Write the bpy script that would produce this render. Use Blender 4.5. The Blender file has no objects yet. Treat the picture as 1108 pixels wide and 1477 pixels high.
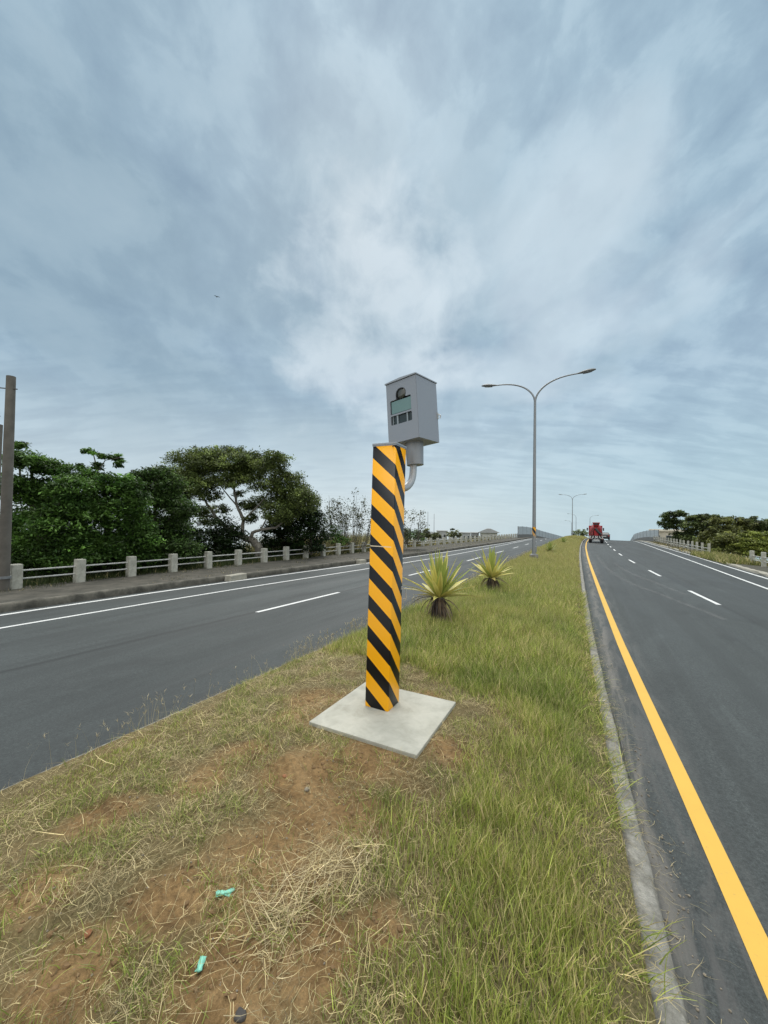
import bpy, bmesh, math, random
import numpy as np
from mathutils import Vector, Matrix
random.seed(7); rng = np.random.default_rng(11)
R = math.radians; PI = math.pi
scene = bpy.context.scene
COL = scene.collection

# ------------------------------------------------------------------ camera
EYE = np.array([0., 0., 2.3]); F_PX = 555.; HEAD = R(27.5)
_p, _r = R(1.9), R(0.8)
_fw = np.array([0, math.cos(_p), math.sin(_p)]); _rt = np.array([1., 0, 0]); _up = np.cross(_rt, _fw)
CR = _rt*math.cos(_r) + _up*math.sin(_r); CU = _up*math.cos(_r) - _rt*math.sin(_r)
cd = bpy.data.cameras.new('camera'); cam = bpy.data.objects.new('camera', cd); COL.objects.link(cam)
cd.sensor_fit = 'VERTICAL'; cd.sensor_height = 36.; cd.lens = F_PX/1477*36.
cd.clip_start = .05; cd.clip_end = 6000
cam.matrix_world = Matrix(((CR[0], CU[0], -_fw[0], EYE[0]), (CR[1], CU[1], -_fw[1], EYE[1]), (CR[2], CU[2], -_fw[2], EYE[2]), (0, 0, 0, 1)))
scene.camera = cam

# ------------------------------------------------------------------ world (overcast sky) and sun
scene.view_settings.view_transform = 'Standard'; scene.view_settings.look = 'None'
scene.view_settings.gamma = 1; scene.view_settings.use_curve_mapping = False
scene.view_settings.exposure = 0.08
SUN_EL, SUN_AZ = R(48), R(-4)
world = bpy.data.worlds.new('World'); scene.world = world; world.use_nodes = True
NT = world.node_tree; NT.nodes.clear()
def node(nt, kind, **kw):
    n = nt.nodes.new(kind)
    for k, v in kw.items():
        if k.startswith('i_'):
            key = k[2:]
            n.inputs[int(key) if key.isdigit() else key.replace('_', ' ')].default_value = v
        else: setattr(n, k, v)
    return n
def math_n(nt, op, a, b=None, c=None, clamp=False):
    n = nt.nodes.new('ShaderNodeMath'); n.operation = op; n.use_clamp = clamp
    for i, v in enumerate((a, b, c)):
        if v is None: continue
        if isinstance(v, (int, float)): n.inputs[i].default_value = v
        else: nt.links.new(v, n.inputs[i])
    return n.outputs[0]
def mix_n(nt, fac, a, b, blend='MIX'):
    n = nt.nodes.new('ShaderNodeMix'); n.data_type = 'RGBA'; n.blend_type = blend
    for sock, v in ((n.inputs[0], fac), (n.inputs[6], a), (n.inputs[7], b)):
        if isinstance(v, (int, float)): sock.default_value = v
        elif isinstance(v, tuple): sock.default_value = (*v, 1) if len(v) == 3 else v
        else: nt.links.new(v, sock)
    return n.outputs[2]
def ramp_n(nt, fac, stops):
    n = nt.nodes.new('ShaderNodeValToRGB'); el = n.color_ramp.elements
    while len(el) < len(stops): el.new(.5)
    for e, (p, c) in zip(el, stops):
        e.position = p; e.color = (c, c, c, 1) if isinstance(c, (int, float)) else (*c, 1)
    nt.links.new(fac, n.inputs[0]); return n.outputs[0]
def noise_n(nt, vec, scale, detail=5, rough=.55, dist=0.):
    n = node(nt, 'ShaderNodeTexNoise', i_Scale=scale, i_Detail=detail, i_Roughness=rough, i_Distortion=dist)
    nt.links.new(vec, n.inputs['Vector']); return n.outputs['Fac']
def map_n(nt, vec, rot=(0, 0, 0), scale=(1, 1, 1), loc=(0, 0, 0)):
    n = node(nt, 'ShaderNodeMapping'); n.inputs['Rotation'].default_value = rot
    n.inputs['Scale'].default_value = scale; n.inputs['Location'].default_value = loc
    nt.links.new(vec, n.inputs['Vector']); return n.outputs[0]

def build_world():
    nt = NT; L = nt.links.new
    sky = node(nt, 'ShaderNodeTexSky', sky_type='NISHITA', sun_disc=False, sun_elevation=SUN_EL, sun_rotation=SUN_AZ)
    tc = node(nt, 'ShaderNodeTexCoord')
    sp = node(nt, 'ShaderNodeSeparateXYZ'); L(tc.outputs['Generated'], sp.inputs[0])
    x, y, z = sp.outputs
    zp = math_n(nt, 'ADD', math_n(nt, 'MAXIMUM', z, 0.0), .26)
    cb = node(nt, 'ShaderNodeCombineXYZ')
    L(math_n(nt, 'DIVIDE', x, zp), cb.inputs[0]); L(math_n(nt, 'DIVIDE', y, zp), cb.inputs[1])
    flat = cb.outputs[0]                                          # the cloud deck as a level sheet overhead
    warp = node(nt, 'ShaderNodeTexNoise', i_Scale=.9, i_Detail=3); L(flat, warp.inputs['Vector'])
    wv = node(nt, 'ShaderNodeVectorMath', operation='MULTIPLY_ADD'); L(warp.outputs['Color'], wv.inputs[0]); wv.inputs[1].default_value = (.55, .55, 0); L(flat, wv.inputs[2])
    fw = wv.outputs[0]
    big = noise_n(nt, map_n(nt, fw, (0, 0, R(-30)), (1.0, .80, 1), (3.3, 2.1, 0)), 1.7, 6, .52, .1)
    mid = noise_n(nt, map_n(nt, fw, (0, 0, R(-30)), (1.0, .72, 1), (8.4, 1.7, 1)), 6.5, 6, .55, .15)
    sph = noise_n(nt, map_n(nt, tc.outputs['Generated'], (0, 0, R(-20)), (1.15, .8, 1.25), (4, 2, 7)), 8.5, 7, .58, .25)
    soft = noise_n(nt, map_n(nt, fw, (0, 0, R(20)), (1.1, .9, 1), (2.1, 6.3, 2)), 3.4, 3, .45, 0.)
    rip = noise_n(nt, map_n(nt, flat, (0, 0, R(10)), (.55, 1.9, 1), (5, 1, 4)), 5.5, 6, .56, .3)
    low = ramp_n(nt, z, [(0, 1.), (.18, 1.), (.42, 0.)])          # bands of small cloud lower in the sky
    n = math_n(nt, 'ADD', math_n(nt, 'ADD', math_n(nt, 'MULTIPLY', big, .30), math_n(nt, 'MULTIPLY', mid, .30)), math_n(nt, 'MULTIPLY', sph, .40))
    n2 = math_n(nt, 'ADD', math_n(nt, 'ADD', math_n(nt, 'MULTIPLY', big, .25), math_n(nt, 'MULTIPLY', rip, .50)), math_n(nt, 'MULTIPLY', sph, .25))
    nn = node(nt, 'ShaderNodeMix'); nn.data_type = 'FLOAT'; L(low, nn.inputs[0]); L(n, nn.inputs[2]); L(n2, nn.inputs[3])
    dens = nn.outputs[0]
    hue = noise_n(nt, map_n(nt, fw, loc=(1.3, 9, 0)), .8, 4, .5)
    darkc = mix_n(nt, hue, (.225, .35, .455), (.28, .38, .50))
    midc = mix_n(nt, hue, (.36, .52, .615), (.405, .53, .65))
    t1 = ramp_n(nt, dens, [(.37, 0.), (.53, 1.)]); t2 = ramp_n(nt, dens, [(.49, 0.), (.74, 1.)])
    cloud = mix_n(nt, t2, mix_n(nt, t1, darkc, midc), (.56, .70, .79))
    # thin gap where the hidden sun brightens the deck, and the darker bank to its left
    def lobe(dirv, jitter, amt, a, b_):
        d = node(nt, 'ShaderNodeVectorMath', operation='DOT_PRODUCT'); L(tc.outputs['Generated'], d.inputs[0]); d.inputs[1].default_value = Vector(dirv).normalized()
        return ramp_n(nt, math_n(nt, 'ADD', d.outputs['Value'], math_n(nt, 'MULTIPLY', math_n(nt, 'SUBTRACT', jitter, .5), amt)), [(a, 0.), (b_, 1.)])
    bank = lobe((-.42, .84, .44), big, .40, .86, 1.)
    cloud = mix_n(nt, math_n(nt, 'MULTIPLY', bank, .50), cloud, (.185, .285, .355))
    bank2 = lobe((.18, .86, .46), mid, .30, .93, 1.)
    cloud = mix_n(nt, math_n(nt, 'MULTIPLY', bank2, .35), cloud, (.235, .345, .425))
    glow = lobe((-.02, .86, .455), math_n(nt, 'ADD', math_n(nt, 'MULTIPLY', sph, .5), math_n(nt, 'MULTIPLY', soft, .5)), .14, .966, 1.03)
    cloud = mix_n(nt, math_n(nt, 'MULTIPLY', glow, .58), cloud, (.74, .82, .87))
    glow2 = lobe((.34, .83, .47), soft, .14, .962, 1.05)
    cloud = mix_n(nt, math_n(nt, 'MULTIPLY', glow2, .42), cloud, (.76, .86, .92))
    glow3 = lobe((-.02, .86, .52), big, .5, .80, 1.15)
    cloud = mix_n(nt, math_n(nt, 'MULTIPLY', glow3, .10), cloud, (.58, .71, .77))
    hz = ramp_n(nt, z, [(0., 1.), (.06, .85), (.16, .5), (.32, 0.)])
    cloud = mix_n(nt, math_n(nt, 'MULTIPLY', hz, .82), cloud, mix_n(nt, ramp_n(nt, x, [(.05, 0.), (.6, 1.)]), (.66, .75, .785), (.48, .65, .72)))
    skyc = node(nt, 'ShaderNodeVectorMath', operation='SCALE'); L(sky.outputs[0], skyc.inputs[0]); skyc.inputs['Scale'].default_value = .1
    col = mix_n(nt, .92, skyc.outputs[0], cloud)
    # white brightness added to unseen sky overhead and behind camera, to light the ground
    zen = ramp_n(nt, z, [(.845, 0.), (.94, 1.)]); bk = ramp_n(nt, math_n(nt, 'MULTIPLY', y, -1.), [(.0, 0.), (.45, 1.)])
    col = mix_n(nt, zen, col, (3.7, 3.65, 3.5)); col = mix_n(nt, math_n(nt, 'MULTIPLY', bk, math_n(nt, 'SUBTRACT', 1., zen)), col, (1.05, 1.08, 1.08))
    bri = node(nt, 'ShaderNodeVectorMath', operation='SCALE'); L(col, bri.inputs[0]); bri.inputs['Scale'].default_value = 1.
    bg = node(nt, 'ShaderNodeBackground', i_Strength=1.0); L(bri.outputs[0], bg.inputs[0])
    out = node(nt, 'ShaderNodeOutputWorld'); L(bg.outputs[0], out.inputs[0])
build_world()
sl = bpy.data.lights.new('sun', 'SUN'); sl.energy = 1.5; sl.angle = R(35); sl.color = (1, .95, .88)
sun = bpy.data.objects.new('sun', sl); COL.objects.link(sun)
_sd = Vector((math.sin(SUN_AZ)*math.cos(SUN_EL), math.cos(SUN_AZ)*math.cos(SUN_EL), math.sin(SUN_EL)))
sun.rotation_euler = _sd.to_track_quat('Z', 'Y').to_euler(); sun.location = (0, 0, 30)

# ------------------------------------------------------------------ coordinates
FX = np.array([math.sin(HEAD), math.cos(HEAD)]); LX = np.array([math.cos(HEAD), -math.sin(HEAD)])
def W(s, t, z):                                     # s along the road, t across it to the right
    return (s*FX[0] + t*LX[0], s*FX[1] + t*LX[1], z)
def Wn(s, t, z): return np.stack([s*FX[0] + t*LX[0], s*FX[1] + t*LX[1], z], -1)
def at(px, py, depth):                              # a point seen at px, py of the photograph, depth metres ahead
    d = _fw*F_PX + CR*(px - 554) - CU*(py - 738.5)
    return EYE + d*depth/d[1]
def lerp_fn(pts):
    a = np.array(pts, float); xs, ys = a[:, 0], a[:, 1]
    def f(s):
        s = np.asarray(s, float)
        return (np.interp(s - 3, xs, ys) + np.interp(s, xs, ys) + np.interp(s + 3, xs, ys))/3
    return f
YEL = lerp_fn([(-8, 1.1), (0, .97), (2.9, .86), (6.3, .70), (11.6, .58), (21, .41), (33, .24), (50, .15), (68, .30), (85, .75), (110, 2.0), (240, 14)])
KR = lambda s: YEL(s) - .47
KL = lerp_fn([(-8, -4.15), (3.5, -4.14), (6.7, -4.0), (12, -3.95), (50, -4.1), (85, -3.8), (110, -2.6), (240, 9)])
LD = lerp_fn([(-8, -8.2), (7.6, -7.7), (11, -7.5), (18, -7.2), (25, -6.95), (50, -6.8), (85, -6.6), (110, -5.6), (240, 6)])
LE = lerp_fn([(-8, -11.5), (7, -11.5), (18, -10.45), (28, -9.6), (45, -9.2), (85, -8.9), (110, -8), (240, 3.5)])
LO = lerp_fn([(-8, -13.1), (8, -13.2), (20.7, -12.05), (33, -11.2), (61, -10.0), (85, -9.6), (110, -8.8), (240, 3)])
FE = lerp_fn([(-8, -16.7), (10, -16.65), (22, -16.3), (32, -16.1), (40, -15.1), (60, -13.4), (82, -12.0), (110, -10.8), (240, 1)])
RD = lerp_fn([(-8, 4.6), (12.6, 3.95), (18.4, 3.5), (26, 3.22), (32, 2.95), (40, 2.8), (60, 2.9), (85, 3.5), (110, 4.7), (240, 16.5)])
RE = lerp_fn([(-8, 6.0), (21, 6.6), (36, 7.15), (70, 8.15), (85, 8.4), (110, 8.7), (240, 17)])
RO = lerp_fn([(-8, 7.2), (26, 8.05), (44, 8.7), (82, 9.5), (110, 9.7), (240, 18.5)])
RF = lerp_fn([(-8, 10.6), (30, 10.2), (47, 10.2), (72, 10.9), (82, 11.3), (95, 11.0), (112, 10.6), (240, 20)])
def prof(s):
    d = np.maximum(np.asarray(s, float) - 82, 0.); return np.where(d < 21, -.0014*d*d, -.0014*441 - .0588*(d - 21))
def zroad(s, t):
    s = np.asarray(s, float); t = np.asarray(t, float)
    return prof(s) - .015*np.maximum(-t - 3.9, 0) - .015*np.maximum(t - .4, 0)
def hash2(ix, iy, seed):
    h = (ix.astype(np.int64)*374761393 + iy.astype(np.int64)*668265263 + seed*982451653) & 0x7fffffff
    h = (h ^ (h >> 13))*1274126177 & 0x7fffffff
    return ((h ^ (h >> 16)) & 0xffff)/65535.
def vnoise(x, y, seed=0):
    x = np.asarray(x, float); y = np.asarray(y, float)
    ix, iy = np.floor(x), np.floor(y); fx, fy = x - ix, y - iy
    fx = fx*fx*(3 - 2*fx); fy = fy*fy*(3 - 2*fy)
    a, b, c, d = hash2(ix, iy, seed), hash2(ix+1, iy, seed), hash2(ix, iy+1, seed), hash2(ix+1, iy+1, seed)
    return a*(1-fx)*(1-fy) + b*fx*(1-fy) + c*(1-fx)*fy + d*fx*fy
def fbm(x, y, seed=0, oct=4):
    v = 0; a = .5; f = 1.
    for i in range(oct):
        v = v + a*vnoise(np.asarray(x)*f, np.asarray(y)*f, seed + i*17); a *= .5; f *= 2.03
    return v/(1 - .5**oct)
PAD = (2.86, 3.90, -2.23, -1.17)
DIRT = [(2.31, -1.89, .42), (2.33, -2.4, .30), (3.35, -2.55, .34), (2.75, -1.5, .40), (3.11, -1.0, .24), (2.1, -1.43, .40), (1.63, -1.56, .38), (1.28, -1.81, .26),
        (1.44, -2.77, .24), (1.0, -2.42, .22), (1.17, -1.29, .30), (1.69, -.83, .13), (.85, -1.83, .24), (1.94, -2.41, .22), (3.0, -2.45, .30), (3.95, -1.5, .25), (1.4, -1.05, .2)]
def bare(s, t):                                     # how bare the soil is, 0..1
    b = np.zeros_like(s)
    for cs, ct, r in DIRT:
        d = np.hypot(s - cs, t - ct)/r
        b = np.maximum(b, np.clip(1.25 - d, 0, 1))
    b = b + (fbm(s*3.1, t*3.1, 5) - .5)*.9
    return np.clip(b, 0, 1)
def zmed(s, t):
    s = np.asarray(s, float); t = np.asarray(t, float)
    w = np.clip((t - KL(s))/(KR(s) - KL(s)), 0, 1)
    z = .165 + .29*np.sin(PI*w)**.75 + prof(s)
    near = np.clip((14 - s)/8, 0, 1)
    edge = np.clip(np.minimum(w, 1 - w)*9, 0, 1)
    z = z + edge*near*((fbm(s*2.2, t*2.2, 3) - .5)*.07 + (fbm(s*11, t*11, 9, 3) - .5)*.042 + (fbm(s*34, t*34, 29, 3) - .5)*.022)
    inpad = np.clip(1 - np.maximum(np.maximum(PAD[0] - s, s - PAD[1]), np.maximum(PAD[2] - t, t - PAD[3]))/.30, 0, 1)
    return z*(1 - inpad) + np.clip(z, .468, .488)*inpad

# ------------------------------------------------------------------ object helpers
def tag(o, label=None, cat=None, group=None, kind=None):
    if label: o['label'] = label
    if cat: o['category'] = cat
    if group: o['group'] = group
    if kind: o['kind'] = kind
    return o
def thing(name, label, cat, loc=(0, 0, 0), rot=(0, 0, 0), group=None):
    o = bpy.data.objects.new(name, None); COL.objects.link(o); o.location = loc; o.rotation_euler = rot
    o.empty_display_size = .2
    return tag(o, label, cat, group)
def copy_tree(o, parent=None):
    c = o.copy(); COL.objects.link(c); c.parent = parent
    for ch in o.children: copy_tree(ch, c)
    return c
def link(name, me, mat, parent=None):
    if mat is not None and not me.materials: me.materials.append(mat)
    o = bpy.data.objects.new(name, me); COL.objects.link(o); o.parent = parent
    return o
def np_mesh(name, V, Q, tint=None, smooth=False):   # big meshes of quads straight from arrays
    me = bpy.data.meshes.new(name); V = np.asarray(V, np.float32); Q = np.asarray(Q, np.int32)
    me.vertices.add(len(V)); me.vertices.foreach_set('co', V.ravel())
    k = Q.shape[1]
    me.loops.add(Q.size); me.loops.foreach_set('vertex_index', Q.ravel())
    me.polygons.add(len(Q)); me.polygons.foreach_set('loop_start', np.arange(0, Q.size, k, dtype=np.int32))
    if smooth: me.polygons.foreach_set('use_smooth', np.ones(len(Q), bool))
    if tint is not None:
        at_ = me.attributes.new('tint', 'FLOAT_COLOR', 'POINT')
        c = np.ones((len(V), 4), np.float32); c[:, :3] = tint; at_.data.foreach_set('color', c.ravel())
    me.update(calc_edges=True); me.validate(); return me
class MB:
    def __init__(self): self.v = []; self.f = []
    def add(self, vs, fs):
        n = len(self.v); self.v += [tuple(p) for p in vs]; self.f += [tuple(n + i for i in q) for q in fs]; return self
    def box(self, c, s, rz=0., m=None):
        vs = []
        for i in range(8):
            p = Vector(((i & 1) - .5, ((i >> 1) & 1) - .5, ((i >> 2) & 1) - .5)); p = Vector((p.x*s[0], p.y*s[1], p.z*s[2]))
            if m is not None: p = m @ p
            if rz: p = Matrix.Rotation(rz, 3, 'Z') @ p
            vs.append(p + Vector(c))
        return self.add(vs, [(0, 2, 3, 1), (4, 5, 7, 6), (0, 1, 5, 4), (2, 6, 7, 3), (0, 4, 6, 2), (1, 3, 7, 5)])
    def tube(self, pts, rad, n=10, caps=True):
        pts = [Vector(p) for p in pts]; rad = [rad]*len(pts) if isinstance(rad, (int, float)) else list(rad)
        t0 = (pts[1] - pts[0]).normalized(); a = Vector((0, 0, 1)) if abs(t0.z) < .9 else Vector((1, 0, 0))
        u = t0.cross(a).normalized(); rings = []
        for i, p in enumerate(pts):
            t = (pts[min(i+1, len(pts)-1)] - pts[max(i-1, 0)]).normalized()
            u = (u - t*u.dot(t)).normalized(); w = t.cross(u)
            rings.append([p + (u*math.cos(2*PI*k/n) + w*math.sin(2*PI*k/n))*rad[i] for k in range(n)])
        vs = [q for r in rings for q in r]
        fs = [(i*n + k, i*n + (k+1) % n, (i+1)*n + (k+1) % n, (i+1)*n + k) for i in range(len(pts)-1) for k in range(n)]
        if caps: fs += [tuple(range(n-1, -1, -1)), tuple((len(pts)-1)*n + k for k in range(n))]
        return self.add(vs, fs)
    def lathe(self, prof_, c=(0, 0, 0), n=20, m=None):
        vs = []
        for r, z in prof_:
            for k in range(n):
                p = Vector((r*math.cos(2*PI*k/n), r*math.sin(2*PI*k/n), z))
                if m is not None: p = m @ p
                vs.append(p + Vector(c))
        fs = [(i*n + k, i*n + (k+1) % n, (i+1)*n + (k+1) % n, (i+1)*n + k) for i in range(len(prof_)-1) for k in range(n)]
        fs += [tuple(range(n-1, -1, -1)), tuple((len(prof_)-1)*n + k for k in range(n))]
        return self.add(vs, fs)
    def prism(self, poly, y0, y1, axis='Y', m=None):   # outline in (x,z) pushed along y
        n = len(poly); vs = [(x, y0, z) for x, z in poly] + [(x, y1, z) for x, z in poly]
        if axis == 'X': vs = [(y, x, z) for x, y, z in vs]
        if m is not None: vs = [m @ Vector(v) for v in vs]
        return self.add(vs, [tuple(range(n)), tuple(range(2*n-1, n-1, -1))] + [(i, n + i, n + (i+1) % n, (i+1) % n) for i in range(n)])
    def mesh(self, name, smooth=False, bevel=0., seg=2, m=None):
        me = bpy.data.meshes.new(name); me.from_pydata([tuple(p) for p in self.v], [], self.f)
        bm = bmesh.new(); bm.from_mesh(me)
        bmesh.ops.recalc_face_normals(bm, faces=bm.faces)
        if bevel:
            es = [e for e in bm.edges if len(e.link_faces) == 2 and e.calc_face_angle(0) > .5]
            bmesh.ops.bevel(bm, geom=es, offset=bevel, segments=seg, affect='EDGES', profile=.6, clamp_overlap=True)
        if m is not None: bmesh.ops.transform(bm, matrix=m, verts=bm.verts)
        if smooth:
            for f in bm.faces: f.smooth = True
            for e in bm.edges:
                if len(e.link_faces) == 2 and e.calc_face_angle(0) > .65: e.smooth = False
        bm.to_mesh(me); bm.free(); return me
    def build(self, name, mat, parent=None, smooth=False, bevel=0., m=None, seg=2):
        return link(name, self.mesh(name, smooth, bevel, seg, m), mat, parent)

# ------------------------------------------------------------------ materials
def new_mat(name):
    m = bpy.data.materials.new(name); m.use_nodes = True; nt = m.node_tree; nt.nodes.clear()
    out = node(nt, 'ShaderNodeOutputMaterial'); b = node(nt, 'ShaderNodeBsdfPrincipled')
    nt.links.new(b.outputs[0], out.inputs[0]); return m, nt, b, out
def simple(name, col, rough=.6, metal=0., var=.18, scale=9., bump=0., bscale=60., spec=.5, dark=None, dscale=2., damt=.5):
    m, nt, b, out = new_mat(name); tc = node(nt, 'ShaderNodeTexCoord'); v = tc.outputs['Object']
    n = noise_n(nt, v, scale, 6, .6)
    c = mix_n(nt, n, tuple(x*(1-var) for x in col), tuple(min(1, x*(1+var)) for x in col))
    if dark is not None:
        d = ramp_n(nt, noise_n(nt, v, dscale, 8, .65, .3), [(.42, 0.), (.68, 1.)])
        c = mix_n(nt, math_n(nt, 'MULTIPLY', d, damt), c, dark)
    nt.links.new(c, b.inputs['Base Color'])
    b.inputs['Roughness'].default_value = rough; b.inputs['Metallic'].default_value = metal
    b.inputs['Specular IOR Level'].default_value = spec
    if bump:
        bp = node(nt, 'ShaderNodeBump', i_Strength=bump, i_Distance=.01)
        nt.links.new(noise_n(nt, v, bscale, 6, .7), bp.inputs['Height']); nt.links.new(bp.outputs[0], b.inputs['Normal'])
    return m
def leaf_mat(name, col, transl=.35, rough=.5, var=.3):
    m, nt, b, out = new_mat(name)
    a = node(nt, 'ShaderNodeAttribute', attribute_name='tint')
    c = mix_n(nt, 1., tuple(col), a.outputs['Color'], 'MULTIPLY')
    nt.links.new(c, b.inputs['Base Color']); b.inputs['Roughness'].default_value = rough
    b.inputs['Specular IOR Level'].default_value = .3
    tr = node(nt, 'ShaderNodeBsdfTranslucent'); nt.links.new(c, tr.inputs['Color'])
    mx = node(nt, 'ShaderNodeMixShader'); mx.inputs[0].default_value = transl
    nt.links.new(b.outputs[0], mx.inputs[1]); nt.links.new(tr.outputs[0], mx.inputs[2]); nt.links.new(mx.outputs[0], out.inputs[0])
    return m
def road_coords(nt):
    tc = node(nt, 'ShaderNodeTexCoord')
    v = map_n(nt, tc.outputs['Object'], (0, 0, HEAD))              # x = across, y = along
    sp = node(nt, 'ShaderNodeSeparateXYZ'); nt.links.new(v, sp.inputs[0])
    return v, sp.outputs[0], sp.outputs[1]
def asphalt(name, base, seams, dust=None):
    m, nt, b, out = new_mat(name); L = nt.links.new
    v, tx, sy = road_coords(nt)
    streak = noise_n(nt, map_n(nt, v, scale=(1.3, .06, 1)), 1.0, 7, .6, .2)
    patch = noise_n(nt, map_n(nt, v, scale=(.35, .12, 1)), 1.0, 6, .6, .4)
    grain = noise_n(nt, v, 140, 3, .7)
    speck = noise_n(nt, v, 38, 4, .8)
    k = math_n(nt, 'ADD', math_n(nt, 'MULTIPLY', streak, .45), math_n(nt, 'MULTIPLY', patch, .55))
    c = mix_n(nt, ramp_n(nt, k, [(.3, 0.), (.7, 1.)]), tuple(x*.74 for x in base), tuple(x*1.28 for x in base))
    c = mix_n(nt, 1., c, ramp_n(nt, grain, [(.3, (.45, .45, .45)), (.7, (1.55, 1.55, 1.55))]), 'MULTIPLY')
    c = mix_n(nt, 1., c, ramp_n(nt, speck, [(.34, (.5, .5, .5)), (.52, (1., 1., 1.)), (.70, (1.55, 1.54, 1.5))]), 'MULTIPLY')
    blot = noise_n(nt, map_n(nt, v, scale=(.9, .35, 1), loc=(3, 5, 0)), 1.0, 8, .68, .6)
    c = mix_n(nt, math_n(nt, 'MULTIPLY', ramp_n(nt, blot, [(.50, 0.), (.66, 1.)]), .55), c, tuple(x*.48 for x in base))
    c = mix_n(nt, math_n(nt, 'MULTIPLY', ramp_n(nt, blot, [(.28, 1.), (.42, 0.)]), .40), c, tuple(x*1.9 for x in base))
    ruts = noise_n(nt, map_n(nt, v, scale=(2.6, .03, 1), loc=(7, 1, 0)), 1.0, 4, .5)
    c = mix_n(nt, math_n(nt, 'MULTIPLY', ramp_n(nt, ruts, [(.50, 0.), (.62, 1.)]), .38), c, tuple(x*.55 for x in base))
    wob = math_n(nt, 'MULTIPLY', math_n(nt, 'SUBTRACT', noise_n(nt, map_n(nt, v, scale=(.1, .5, 1)), 1., 5, .6), .5), .16)
    tt = math_n(nt, 'ADD', tx, wob)
    for (pos, slope, w, amt) in seams:                              # paving joints
        dd = math_n(nt, 'ABSOLUTE', math_n(nt, 'SUBTRACT', tt, math_n(nt, 'ADD', math_n(nt, 'MULTIPLY', sy, slope), pos)))
        ln = math_n(nt, 'SUBTRACT', 1., math_n(nt, 'DIVIDE', dd, w), clamp=True)
        c = mix_n(nt, math_n(nt, 'MULTIPLY', ln, amt), c, tuple(x*.42 for x in base))
        side = math_n(nt, 'GREATER_THAN', tt, math_n(nt, 'ADD', math_n(nt, 'MULTIPLY', sy, slope), pos))
        c = mix_n(nt, math_n(nt, 'MULTIPLY', side, .30), c, (.022, .026, .026))
    if dust:
        for (c0, w, col, amt, thr) in dust:                         # silt lying along the kerb
            dd = math_n(nt, 'ABSOLUTE', math_n(nt, 'SUBTRACT', tx, math_n(nt, 'ADD', c0, math_n(nt, 'MULTIPLY', sy, -.012))))
            ln = math_n(nt, 'SUBTRACT', 1., math_n(nt, 'DIVIDE', dd, w), clamp=True)
            n = ramp_n(nt, noise_n(nt, map_n(nt, v, (0, 0, R(14)), (5.5, .8, 1)), 1., 8, .68, .8), [(thr, 0.), (thr + .22, 1.)])
            c = mix_n(nt, math_n(nt, 'MULTIPLY', math_n(nt, 'MULTIPLY', ln, n), amt), c, col)
    L(c, b.inputs['Base Color'])
    L(ramp_n(nt, streak, [(.3, .62), (.7, .82)]), b.inputs['Roughness'])
    b.inputs['Specular IOR Level'].default_value = .45
    bp = node(nt, 'ShaderNodeBump', i_Strength=.55, i_Distance=.006)
    L(noise_n(nt, v, 95, 4, .8), bp.inputs['Height']); L(bp.outputs[0], b.inputs['Normal'])
    return m
def paint(name, col, wear=.45):
    m, nt, b, out = new_mat(name); L = nt.links.new; v, tx, sy = road_coords(nt)
    n = noise_n(nt, v, 26, 8, .75); g = noise_n(nt, v, 3.2, 5, .6)
    c = mix_n(nt, g, tuple(x*.86 for x in col), col)
    wearf = ramp_n(nt, n, [(.30, 1.), (.30 + .12, 0.)])
    c = mix_n(nt, math_n(nt, 'MULTIPLY', wearf, wear), c, (.1, .1, .1))
    L(c, b.inputs['Base Color']); b.inputs['Roughness'].default_value = .65
    bp = node(nt, 'ShaderNodeBump', i_Strength=.3, i_Distance=.003); L(noise_n(nt, v, 90, 4, .8), bp.inputs['Height']); L(bp.outputs[0], b.inputs['Normal'])
    return m

M = {}
M['asphalt_left'] = asphalt('asphalt_left', (.045, .0535, .0535), [(-8.15, .055, .13, 1.)])
M['asphalt_right'] = asphalt('asphalt_right', (.044, .052, .0515), [(4.25, -.03, .07, .55)],
    dust=[(.66, .42, (.20, .195, .18), .6, .44), (.64, .28, (.03, .03, .031), .7, .42), (.46, .13, (.17, .16, .14), .8, .40)])
M['white_paint'] = paint('white_paint', (.66, .67, .66), .5)
M['yellow_paint'] = paint('yellow_paint', (.66, .40, .06), .25)
M['concrete_new'] = simple('concrete_new', (.44, .435, .375), .85, var=.16, scale=9, bump=.35, bscale=120, dark=(.30, .295, .245), dscale=4.5, damt=.85)
M['kerb_concrete'] = simple('kerb_concrete', (.29, .283, .25), .95, var=.6, scale=34, bump=1., bscale=70, dark=(.11, .105, .085), dscale=7, damt=.9)
M['post_concrete'] = simple('post_concrete', (.46, .455, .39), .9, var=.16, scale=7, bump=.4, bscale=50, dark=(.16, .16, .13), dscale=4.5, damt=.65)
M['rail_paint'] = simple('rail_paint', (.46, .47, .45), .6, var=.2, scale=8, dark=(.25, .22, .18), dscale=6, damt=.5)
M['pavement'] = simple('pavement', (.085, .078, .062), .95, var=.5, scale=9, bump=.8, bscale=30, dark=(.03, .03, .022), dscale=1.6, damt=.9)
M['verge'] = simple('verge', (.055, .05, .036), .95, var=.4, scale=5, bump=.6, bscale=30, dark=(.05, .055, .03), dscale=1.3, damt=.7)
M['old_kerb'] = simple('old_kerb', (.13, .122, .10), .95, var=.5, scale=8, bump=.8, bscale=30, dark=(.03, .03, .024), dscale=2.2, damt=.95)
M['chunk'] = simple('chunk', (.34, .325, .27), .95, var=.25, scale=9, bump=.7, bscale=30, dark=(.25, .23, .18), dscale=5, damt=.6)
M['terrain'] = simple('terrain', (.10, .11, .05), .95, var=.4, scale=.4, dark=(.06, .07, .03), dscale=.08, damt=.8)
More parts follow.
